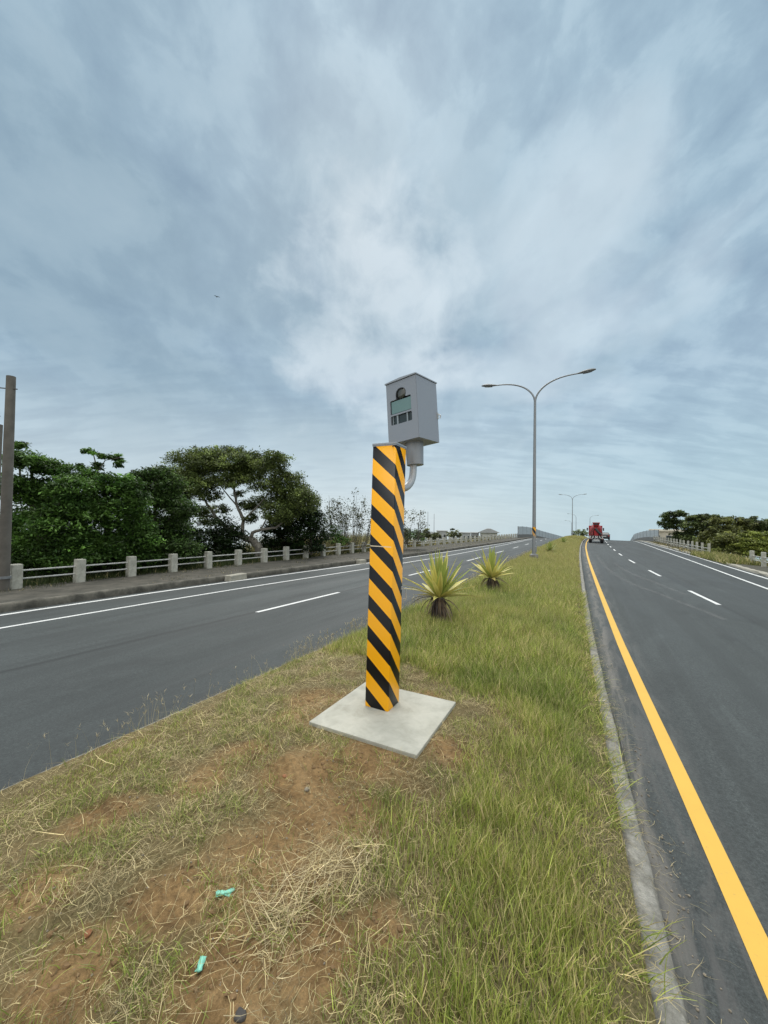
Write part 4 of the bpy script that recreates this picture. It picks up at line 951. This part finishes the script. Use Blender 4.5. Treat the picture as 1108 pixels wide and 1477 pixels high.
# raked straw heaps
HEAPS = [(1.95, -1.12, .12, 110, .75), (1.80, -1.20, .11, 140, .75), (1.66, -1.28, .11, 170, .7), (1.53, -1.28, .10, 150, .6), (1.42, -1.26, .09, 110, .5), (1.30, -1.22, .08, 60, .3), (1.58, -1.05, .16, 90, 1.1),
         (2.65, -.95, .25, 160, 1.), (1.25, -1.5, .2, 60, 2.), (2.9, -2.75, .25, 160, .4), (1.7, -2.3, .22, 90, 1.5), (1.15, -2.2, .2, 90, 2.2), (3.9, -3.0, .35, 200, .3), (1.1, -1.3, .15, 40, .2)]
for cs, ct, r, n, az0 in HEAPS:
    n = int(n*.72)
    s = rng.normal(cs, r*.75, n); t = rng.normal(ct, r*.75, n); m = off_pad(s, t); s, t = s[m], t[m]; n = len(s)
    dry.add(s, t, zmed(s, t) + np.abs(rng.normal(.008, .013, n)), rng.uniform(.05, .26, n), .0025*rng.uniform(.6, 1.5, n), rng.normal(az0, .75, n) + PI*rng.integers(0, 2, n), np.clip(rng.normal(1.42, .11, n), 1., 1.56), rng.uniform(-.2, .6, n), pick_col(n, STR, (.62, .53, .33), (.3, .22, .12), .15), segs=4, bend=.5)
# thin seeding stems along the left kerb
def seeding(n, s0, s1, w):
    s = s0 + (s1 - s0)*rng.random(n)**.9; t = _cl(s) + np.abs(rng.normal(.02, .10, n)); k = fbm(s*2.4, t*0, 91); m = rng.random(n) < np.clip((k - .35)*3, .1, 1); s, t = s[m], t[m]; n = len(s)
    h = rng.uniform(.12, .33, n); az = rng.uniform(0, 2*PI, n); ln = np.abs(rng.normal(.15, .15, n)); cv = rng.uniform(0, .6, n)
    dry.add(s, t, zmed(s, t), h, w*np.ones(n), az, ln, cv, pick_col(n, (.28, .25, .13), (.44, .39, .24)), segs=3)
    hor = h*np.sin(ln + cv*.5); p = Wn(s, t, zmed(s, t)); 
    tip_s = s; 
    for j in range(3):                                              # small drooping seed heads
        q = p.copy(); q[:, 0] += np.cos(az)*hor*(.86 + .05*j); q[:, 1] += np.sin(az)*hor*(.86 + .05*j); q[:, 2] += h*np.cos(ln + cv*.5)*(.86 + .05*j)
        ss_ = q[:, 0]*FX[0] + q[:, 1]*FX[1]; tt_ = q[:, 0]*LX[0] + q[:, 1]*LX[1]
        dry.add(ss_, tt_, q[:, 2], .035*np.ones(n), w*1.8*np.ones(n), rng.uniform(0, 2*PI, n), rng.uniform(.3, 1.1, n), .3*np.ones(n), pick_col(n, (.32, .27, .16), (.48, .42, .28)), segs=2)
seeding(380, 1.2, 5, .0030); seeding(700, 5, 12, .0065); seeding(600, 12, 40, .014)
def edge_blades(n):                                                 # blades hanging over the right kerb
    s = rng.uniform(1.2, 14, n); t = _cr(s) + rng.normal(-.02, .05, n); m = fbm(s*3, s*0, 95) > .42; s, t = s[m], t[m]; n = len(s)
    lawn.add(s, t, zmed(s, np.minimum(t, _cr(s) - .01)) + .0, rng.uniform(.06, .20, n), .0045*rng.uniform(.7, 1.3, n)*(1 + s*.08), np.where(rng.random(n) < .6, -HEAD, rng.uniform(0, 6, n)), rng.uniform(.3, 1.2, n), rng.uniform(.2, .9, n), pick_col(n, GA, GB, STR, .3), segs=3)
edge_blades(3200)
def litter(n):                                                      # stray straws on the kerb and in the gutter
    s = rng.uniform(1.2, 10, n); t = KR(s) + rng.normal(.02, .10, n); on = t < KR(s)
    s, t, on = s[t > _cr(s) - .05], t[t > _cr(s) - .05], on[t > _cr(s) - .05]; n = len(s)
    dry.add(s, t, zroad(s, t) + np.where(on, .176, .006), rng.uniform(.03, .15, n), .0022*(1 + s*.08), rng.uniform(0, 2*PI, n), rng.uniform(1.42, 1.56, n), rng.uniform(-.1, .12, n), pick_col(n, (.26, .22, .12), (.50, .43, .25)), segs=3, bend=.5)
litter(900)
lawn.build('grass', M['grass_leaf'], 'green and yellowing grass growing over the median strip')
dry.build('dry_grass', M['straw_leaf'], 'mown dry straw and seeding stems lying on the median soil')
# rough growth behind and under the railings
def scrub():
    sc = Lawn()
    def zone(n, s0, s1, f, d0, d1, zo, hm, wm, cA, cB, seed, thr=.42, pale=.2):
        s = rng.uniform(s0, s1, n); t = f(s) + rng.uniform(d0, d1, n); k = fbm(s*.8, t*.8, seed); m = k > thr; s, t = s[m], t[m]; n = len(s)
        sc.add(s, t, zroad(s, t) + zo - .03, hm*rng.uniform(.4, 1.3, n), wm*(1 + s*.012), rng.uniform(0, 2*PI, n), np.abs(rng.normal(.2, .25, n)), rng.uniform(.1, 1., n), pick_col(n, cA, cB, STR, pale))
    zone(9000, 5, 30, FE, -1.4, .05, .2, .30, .014, (.03, .05, .015), (.08, .10, .03), 5, .35, .04)
    zone(9000, 4, 26, FE, -5., -1.2, -.2, .9, .03, (.02, .035, .012), (.05, .07, .02), 15, .3, 0.)
    zone(20000, 21, 40, FE, -8., -.6, -.6, 2.0, .035, (.085, .095, .035), (.22, .20, .09), 6, .25)
    zone(9000, 38, 80, FE, -2.5, -.4, -.3, .9, .04, (.075, .085, .035), (.18, .17, .08), 16, .3)
    zone(9000, 8, 60, LO, -2.9, -.75, .2, .10, .014, (.05, .06, .025), (.15, .14, .06), 7, .50)
    zone(2600, 3, 30, FE, .0, .9, .2, .14, .012, (.05, .065, .025), (.15, .15, .06), 17, .48)
    zone(4500, 34, 46, RF, -1.6, .8, .08, .45, .03, (.12, .15, .04), (.28, .27, .09), 8, .40)
    zone(2600, 44, 80, RF, -1.2, .2, .08, .25, .04, (.10, .10, .05), (.22, .20, .10), 9, .5)
    o = sc.build('scrub_grass', M['grass_leaf'], 'rough grass and weeds along the railings and footway')
scrub()

# ------------------------------------------------------------------ red truck and dark car ahead
def wheel(parent, x, y, r, w):
    ty = MB().lathe([(r*.55, -w/2), (r*.9, -w/2), (r, -w*.38), (r, w*.38), (r*.9, w/2), (r*.55, w/2)], (x, y, r), 22, Matrix.Rotation(PI/2, 3, 'Y')).build('tyre', M['rubber'], parent, smooth=True)
    MB().lathe([(r*.54, -w*.3), (r*.3, -w*.2), (r*.25, w*.2), (r*.54, w*.3)], (x, y, r), 16, Matrix.Rotation(PI/2, 3, 'Y')).build('rim', M['truck_grey'], ty, smooth=True)
def text_mesh(name, body, size, mat, parent, loc, rot=(PI/2, 0, 0), width=None):
    cu = bpy.data.curves.new(name, 'FONT'); cu.body = body; cu.size = size; cu.extrude = .004; cu.align_x = 'CENTER'; cu.space_character = 1.25; cu.offset = .012
    tmp = bpy.data.objects.new(name, cu); COL.objects.link(tmp); dg = bpy.context.evaluated_depsgraph_get()
    me = bpy.data.meshes.new_from_object(tmp.evaluated_get(dg)); bpy.data.objects.remove(tmp); me.materials.clear()
    o = link(name, me, mat, parent); o.location = loc; o.rotation_euler = rot; return o
def truck():
    s, t = 66.5, 1.62; root = thing('mixer_truck', 'dark red concrete mixer truck seen from behind driving away on the right road', 'truck', W(s, t, float(zroad(s, t)) + .005), (0, 0, -HEAD)); root.scale = (.80, .86, .93)
    ch = MB().box((-.38, 3.4, .95), (.14, 7.2, .28)); ch.box((.38, 3.4, .95), (.14, 7.2, .28)); ch.box((0, .12, .95), (.9, .14, .28)); ch.build('chassis', M['truck_dark'], root)
    for y in (.85, 2.15, 6.0):
        for sx in (-1, 1): wheel(root, sx*.98, y, .50, .48 if y < 4 else .30)
    bb = MB().box((0, -.05, .62), (2.42, .10, .16)); bb.box((-.55, .02, .8), (.1, .1, .34)); bb.box((.55, .02, .8), (.1, .1, .34)); bumper = bb.build('bumper', M['truck_dark'], root, bevel=.01)
    for sx in (-1, 1):
        MB().box((sx*.98, .22, .72), (.56, .03, .92)).build('mud_flap', M['rubber'], root)
        MB().box((sx*1.0, -.11, .66), (.20, .04, .08)).build('tail_light', M['red_light'], bumper, bevel=.01)
    sb = MB().box((0, -.02, .93), (2.36, .04, .56)).build('sign_board', M['truck_dark'], root)
    text_mesh('lettering', 'KAMAZ', .62, M['white_plastic'], sb, (0, -.05, .73))
    MB().box((0, -.115, .50), (.95, .02, .13)).build('number_plate', M['white_plastic'], bumper)
    # drum
    ax = Matrix.Rotation(R(-76), 3, 'X')
    drum = MB().lathe([(.42, -.1), (.55, .25), (.78, .9), (1.02, 1.8), (1.08, 2.5), (1.0, 3.2), (.72, 4.0), (.5, 4.2)], (0, .55, 2.48), 28, Matrix.Rotation(R(-102), 3, 'X')).build('drum', M['red_paint'], root, smooth=True)
    MB().lathe([(1.06, -.03), (1.13, -.02), (1.13, .10), (1.06, .12)], (0, 3.0, 2.0), 28, Matrix.Rotation(R(-102), 3, 'X')).build('drum_ring', M['truck_grey'], drum, smooth=True)
    fr = MB()
    for sx in (-1, 1):
        fr.tube([(sx*.75, .35, 1.05), (sx*.62, .45, 2.4)], .055, 8); fr.tube([(sx*.75, .35, 1.05), (sx*.5, 1.4, 1.9)], .045, 8)
    fr.tube([(-.66, .43, 2.05), (.66, .43, 2.05)], .05, 8); fr.build('drum_frame', M['red_paint'], root, smooth=True)
    hp = MB(); hp.add([(-.62, .0, 3.35), (.62, .0, 3.35), (.62, .9, 3.35), (-.62, .9, 3.35), (-.38, .2, 2.75), (.38, .2, 2.75), (.38, .7, 2.75), (-.38, .7, 2.75)], [(4, 5, 1, 0), (5, 6, 2, 1), (6, 7, 3, 2), (7, 4, 0, 3), (7, 6, 5, 4)])
    me = hp.mesh('hopper'); hop = link('hopper', me, M['red_paint'], root); hop.modifiers.new('thick', 'SOLIDIFY').thickness = .03
    MB().box((0, -.03, 3.10), (.75, .03, .26)).build('hopper_opening', M['truck_dark'], hop)
    cm = MB(); n = 9
    for k in range(2):
        pass
    pts = [(-.15, .15, 2.35), (.35, -.05, 1.75), (.85, -.15, 1.35)]
    cm.tube(pts, [.24, .2, .17], 10); cm.build('discharge_chute', M['truck_dark'], root, smooth=True)
    MB().box((0, .0, 1.55), (.7, .05, .9)).build('rear_panel', M['red_paint'], root, bevel=.02)
    # ladder at the back left
    ld = MB().tube([(-.95, -.02, .95), (-.72, .1, 3.2)], .03, 6).tube([(-.62, -.02, .95), (-.45, .1, 3.2)], .03, 6)
    for k in range(6):
        a = (k + .5)/6; ld.tube([(-.95 + .23*a, -.02 + .12*a, .95 + 2.25*a), (-.62 + .17*a, -.02 + .12*a, .95 + 2.25*a)], .02, 6)
    ld.build('ladder', M['truck_grey'], root)
    cab = MB().prism([(4.95, .75), (7.15, .75), (7.15, 1.75), (6.85, 2.75), (4.95, 2.85)], -1.2, 1.2, 'X').build('cab', M['red_paint'], root, bevel=.06)
    MB().box((0, 4.94, 2.2), (1.6, .03, .6)).build('rear_window', M['car_glass'], cab)
    MB().prism([(7.165, 1.80), (7.18, 1.80), (6.875, 2.66), (6.865, 2.66)], -1.05, 1.05, 'X').build('windscreen', M['car_glass'], cab)
    for sx in (-1, 1):
        mr = MB().tube([(sx*1.2, 6.8, 2.2), (sx*1.42, 6.9, 2.35)], .03, 6); mr.box((sx*1.47, 6.9, 2.2), (.22, .08, .50)); mr.build('mirror', M['truck_dark'], cab)
        fd = MB(); fd.box((sx*.98, 1.5, 1.10), (.58, 2.6, .05)); fd.build('mudguard', M['truck_dark'], root, bevel=.01)
truck()
def car():
    s, t = 86.0, 3.55; root = thing('car', 'small dark car ahead of the red truck, showing at its right side', 'car', W(s, t, float(zroad(s, t)) + .004), (0, 0, -HEAD))
    body = MB().prism([(0, .32), (.02, .78), (.10, .98), (1.05, 1.02), (3.0, 1.0), (4.0, .86), (4.3, .70), (4.32, .32), (3.85, .22), (.45, .22)], -.86, .86, 'X').build('body', M['car_paint'], root, bevel=.06, seg=3)
    cab = MB(); prf_ = [(.12, .98), (.62, 1.42), (1.9, 1.46), (3.05, .99)]
    cab.add([(x*.84, y, z) if z < 1.2 else (x*.66, y, z) for x in (-1, 1) for y, z in prf_], [(0, 1, 2, 3), (7, 6, 5, 4), (0, 4, 5, 1), (1, 5, 6, 2), (2, 6, 7, 3), (3, 7, 4, 0)])
    cb = cab.build('roof', M['car_paint'], body, bevel=.03)
    MB().add([(-.70, .205, 1.03), (.70, .205, 1.03), (.58, .555, 1.385), (-.58, .555, 1.385)], [(0, 1, 2, 3)]).build('rear_window', M['car_glass'], body).location.y = -.012
    for sx in (-1, 1):
        MB().box((sx*.66, .0, .84), (.30, .05, .14)).build('tail_light', M['red_light'], body, bevel=.01)
        MB().box((sx*.95, 2.7, 1.02), (.16, .10, .12)).build('mirror', M['car_paint'], body, bevel=.02)
        for y in (.85, 3.45): wheel(root, sx*.76, y, .31, .2)
    MB().box((0, -.012, .72), (.42, .015, .13)).build('number_plate', M['white_plastic'], body)
car()

# ------------------------------------------------------------------ far buildings
def house(label, px, pw, ytop, depth, wall, storeys, roof='flat', deep=8., ground_y=786, wins=3, over=.2, pale_trim=False):
    p = at(px, ground_y, depth); u = depth/F_PX; w = pw*u; top = at(px, ytop, depth)[2]; g = float(GZ(p[0], p[1])) - .6; h = top - g; p[2] = g
    az = math.atan2(p[0], p[1])
    root = thing('house', label, 'house', tuple(p), (0, 0, -az), 'far houses')
    wl = MB().box((0, deep/2, h/2), (w, deep, h)).build('wall', M[wall], root)
    if roof == 'pale':
        MB().box((0, deep/2, h + .20), (w + 2*over, deep + 2*over, .40)).build('roof', M[wall], root, bevel=.02)
    elif roof == 'flat':
        MB().box((0, deep/2, h + .12), (w + 2*over, deep + 2*over, .24)).build('roof', M['roof_grey'], root)
    else:
        MB().prism([(-w/2 - over, h), (w/2 + over, h), (w*.1, h + 1.3), (-w*.1, h + 1.3)], -over, deep + over).build('roof', M['roof_grey'], root)
    sh = 2.9
    for j in range(storeys):
        for i in range(wins):
            x = (i + .5)/wins*w - w/2; z = h - 1.35 - j*sh
            f = MB().box((x, -.03, z), (w/wins*.52, .10, 1.15)).build('window', M['wall_pale'] if wall != 'wall_pale' else M['wall_grey'], root)
            MB().box((x, -.065, z), (w/wins*.52 - .14, .06, 1.01)).build('pane', M['window_dark'], f)
    return root
house('grey house with a dark flat roof, leftmost of the far houses', 637.5, 15, 766.5, 110, 'wall_grey', 1, wins=2)
house('pale far house partly behind the leftmost grey house', 624, 18, 770, 118, 'wall_pale', 1, wins=2)
house('dull grey far house in the middle of the row', 670, 17, 769, 120, 'wall_grey', 1, wins=3)
house('low white far house showing between the grey houses', 652, 10, 768.5, 126, 'wall_pale', 1, wins=2)
house('narrow grey far house right of the middle one', 685, 11, 769, 122, 'wall_grey', 1, wins=2)
house('pale far house with a wide overhanging hip roof at the right end of the row', 705, 24, 768.5, 118, 'wall_pale', 1, 'hip', wins=4, over=.9)
house('beige flat-roofed building behind the right railing and the airy tree', 965, 40, 766.5, 76, 'wall_beige', 1, 'pale', 12, 792, wins=3, over=.5)
# thin masts on the houses' side
for px, y0, y1, d, label in ((617, 778, 738, 60, 'thin bare mast left of the far houses'), (626, 778, 741, 62, 'thin bare mast, right one of two by the far houses')):
    p = at(px, y0, d); q = at(px, y1, d)
    b = MB().tube([(0, 0, 0), (0, 0, q[2]-p[2])], [.05, .03], 6); o = tag(b.build('mast', M['galv']), label, 'mast', 'thin masts'); o.location = p

# ------------------------------------------------------------------ small things lying about
def crumpled(label, s, t, az, L, seed):
    rr = random.Random(seed); V, Q = [], []
    for k in range(3):
        a = az + rr.uniform(-.35, .35); n = 6; b0 = len(V)
        for i in range(n + 1):
            u = i/n - .5; c = np.array([math.cos(a)*u*L, math.sin(a)*u*L, .010 + .010*k *.4 + rr.uniform(-.002, .003) + .006*abs(u)])
            sd = np.array([-math.sin(a), math.cos(a), rr.uniform(-.35, .35)])*.011*rr.uniform(.5, 1.1)
            V += [c - sd, c + sd]
        Q += [(b0 + 2*i, b0 + 2*i + 1, b0 + 2*i + 3, b0 + 2*i + 2) for i in range(n)]
    o = link('plastic_scrap', np_mesh('plastic_scrap', V, Q), M['turquoise']); o.modifiers.new('thick', 'SOLIDIFY').thickness = .0025
    tag(o, label, 'litter', 'turquoise scraps on the soil'); o.location = W(s, t, float(zmed(s, t)))
crumpled('twisted turquoise plastic scrap lying flat, the farther of two on the soil', 1.41, -1.60, .15, .088, 1)
crumpled('crumpled turquoise plastic scrap standing up, the nearer of two on the soil', 1.15, -1.44, 1.5, .055, 2)
def rock(name, label, cat, s, t, r, mat, seed, z=None, group=None, sq=.6):
    bm = bmesh.new(); bmesh.ops.create_icosphere(bm, subdivisions=3, radius=r)
    for v in bm.verts:
        n = v.co.normalized(); k = float(fbm(n.x*1.7 + seed, n.y*1.7 + n.z*2.1 + seed, seed)) - .5; v.co *= 1 + k*.9; v.co.z *= sq
    for f in bm.faces: f.smooth = True
    me = bpy.data.meshes.new(name); bm.to_mesh(me); bm.free(); o = tag(link(name, me, M[mat]), label, cat, group)
    o.location = W(s, t, (float(zmed(s, t)) if z is None else z) + r*sq*.4); o.rotation_euler.z = seed; return o
rock('clay_clod', 'orange clay lump on bare soil in front of the concrete pad', 'clod', 2.24, -1.96, .017, 'clay', 3)
rock('clay_clod', 'reddish clay lump at the lower left among the straw', 'clod', .98, -1.97, .016, 'clay', 5)
rock('clay_clod', 'orange clay lump half hidden in the right-hand grass', 'clod', 2.02, -.62, .018, 'clay', 8)
rock('dark_stone', 'dark stone at the bottom of the picture beside straw stems', 'stone', 1.12, -1.17, .022, 'dark_stone', 6, sq=.45)
rock('grey_stone', 'small grey stone on the bare soil right of the orange clod', 'stone', 2.2, -1.72, .018, 'stone', 9)
rr = random.Random(5)
pl = bpy.data.meshes.new('gravel'); 
def gravel():
    b = bmesh.new()
    for k in range(260):
        s = rr.uniform(1.4, 5.5); t = float(KR(s)) + .03 + abs(rr.gauss(0, .10)); r = rr.choice([.003, .004, .005, .007, .010])*rr.uniform(.7, 1.2)
        g = bmesh.ops.create_icosphere(b, subdivisions=1, radius=r); m = Matrix.Translation(W(s, t, float(zroad(s, t)) + r*.4)) @ Matrix.Rotation(rr.random()*6, 4, 'Z') @ Matrix.Diagonal((1, rr.uniform(.6, 1), .7, 1))
        bmesh.ops.transform(b, matrix=m, verts=g['verts'])
    for k in range(340):
        s = rr.uniform(.8, 3.3); t = rr.uniform(-2.9, -.7)
        if not bool(off_pad(np.array([s]), np.array([t]))[0]): continue
        r = rr.choice([.003, .004, .006, .008]); g = bmesh.ops.create_icosphere(b, subdivisions=1, radius=r)
        bmesh.ops.transform(b, matrix=Matrix.Translation(W(s, t, float(zmed(s, t)) + r*.3)) @ Matrix.Rotation(rr.random()*6, 4, 'Z') @ Matrix.Diagonal((1, .8, .7, 1)), verts=g['verts'])
    g2 = bmesh.new()
    for k in range(520):
        cs, ct, rad = rr.choice(DIRT); s = cs + rr.gauss(0, rad*.55); t = ct + rr.gauss(0, rad*.55)
        if not bool(off_pad(np.array([s]), np.array([t]), .03)[0]): continue
        r = rr.choice([.004, .005, .006, .008, .011, .015]); g = bmesh.ops.create_icosphere(g2, subdivisions=2, radius=r)
        for v in g['verts']: v.co *= 1 + (float(fbm(v.co.x/r*1.6 + k, v.co.y/r*1.6 + v.co.z/r, k % 50, 2)) - .5)*.8
        bmesh.ops.transform(g2, matrix=Matrix.Translation(W(s, t, float(zmed(s, t)) + r*.15)) @ Matrix.Rotation(rr.random()*6, 4, 'Z') @ Matrix.Diagonal((1, .8, .65, 1)), verts=g['verts'])
    sm = bpy.data.meshes.new('soil_crumbs'); g2.to_mesh(sm); g2.free(); tag(link('soil_crumbs', sm, M['crumb']), 'small crumbs of red brown earth on the bare soil', 'soil crumbs', kind='stuff')
    b.to_mesh(pl); b.free(); tag(link('gravel', pl, M['stone']), 'fine gravel and crumbs along the kerb foot and on the soil', 'gravel', kind='stuff')
gravel()
def bird():
    p = at(313, 428, 40); root = thing('bird', 'tiny dark bird flying high in the cloudy sky', 'bird', tuple(p), (0, 0, .6))
    MB().lathe([(.004, -.16), (.03, -.10), (.045, 0), (.03, .09), (.022, .12), (.002, .16)], n=10, m=Matrix.Rotation(PI/2, 3, 'X')).build('body', M['dark_stone'], root, smooth=True)
    for sx in (-1, 1):
        MB().add([(sx*.02, -.05, .01), (sx*.02, .06, .01), (sx*.17, .07, .07), (sx*.33, -.02, .03), (sx*.16, -.04, .06), (sx*.02, -.05, .0), (sx*.02, .06, .0), (sx*.17, .07, .06), (sx*.33, -.02, .025), (sx*.16, -.04, .05)],
                 [(0, 1, 2, 4), (4, 2, 3), (5, 9, 7, 6), (9, 8, 7), (0, 4, 9, 5), (4, 3, 8, 9), (3, 2, 7, 8), (2, 1, 6, 7)]).build('wing', M['dark_stone'], root)
bird()
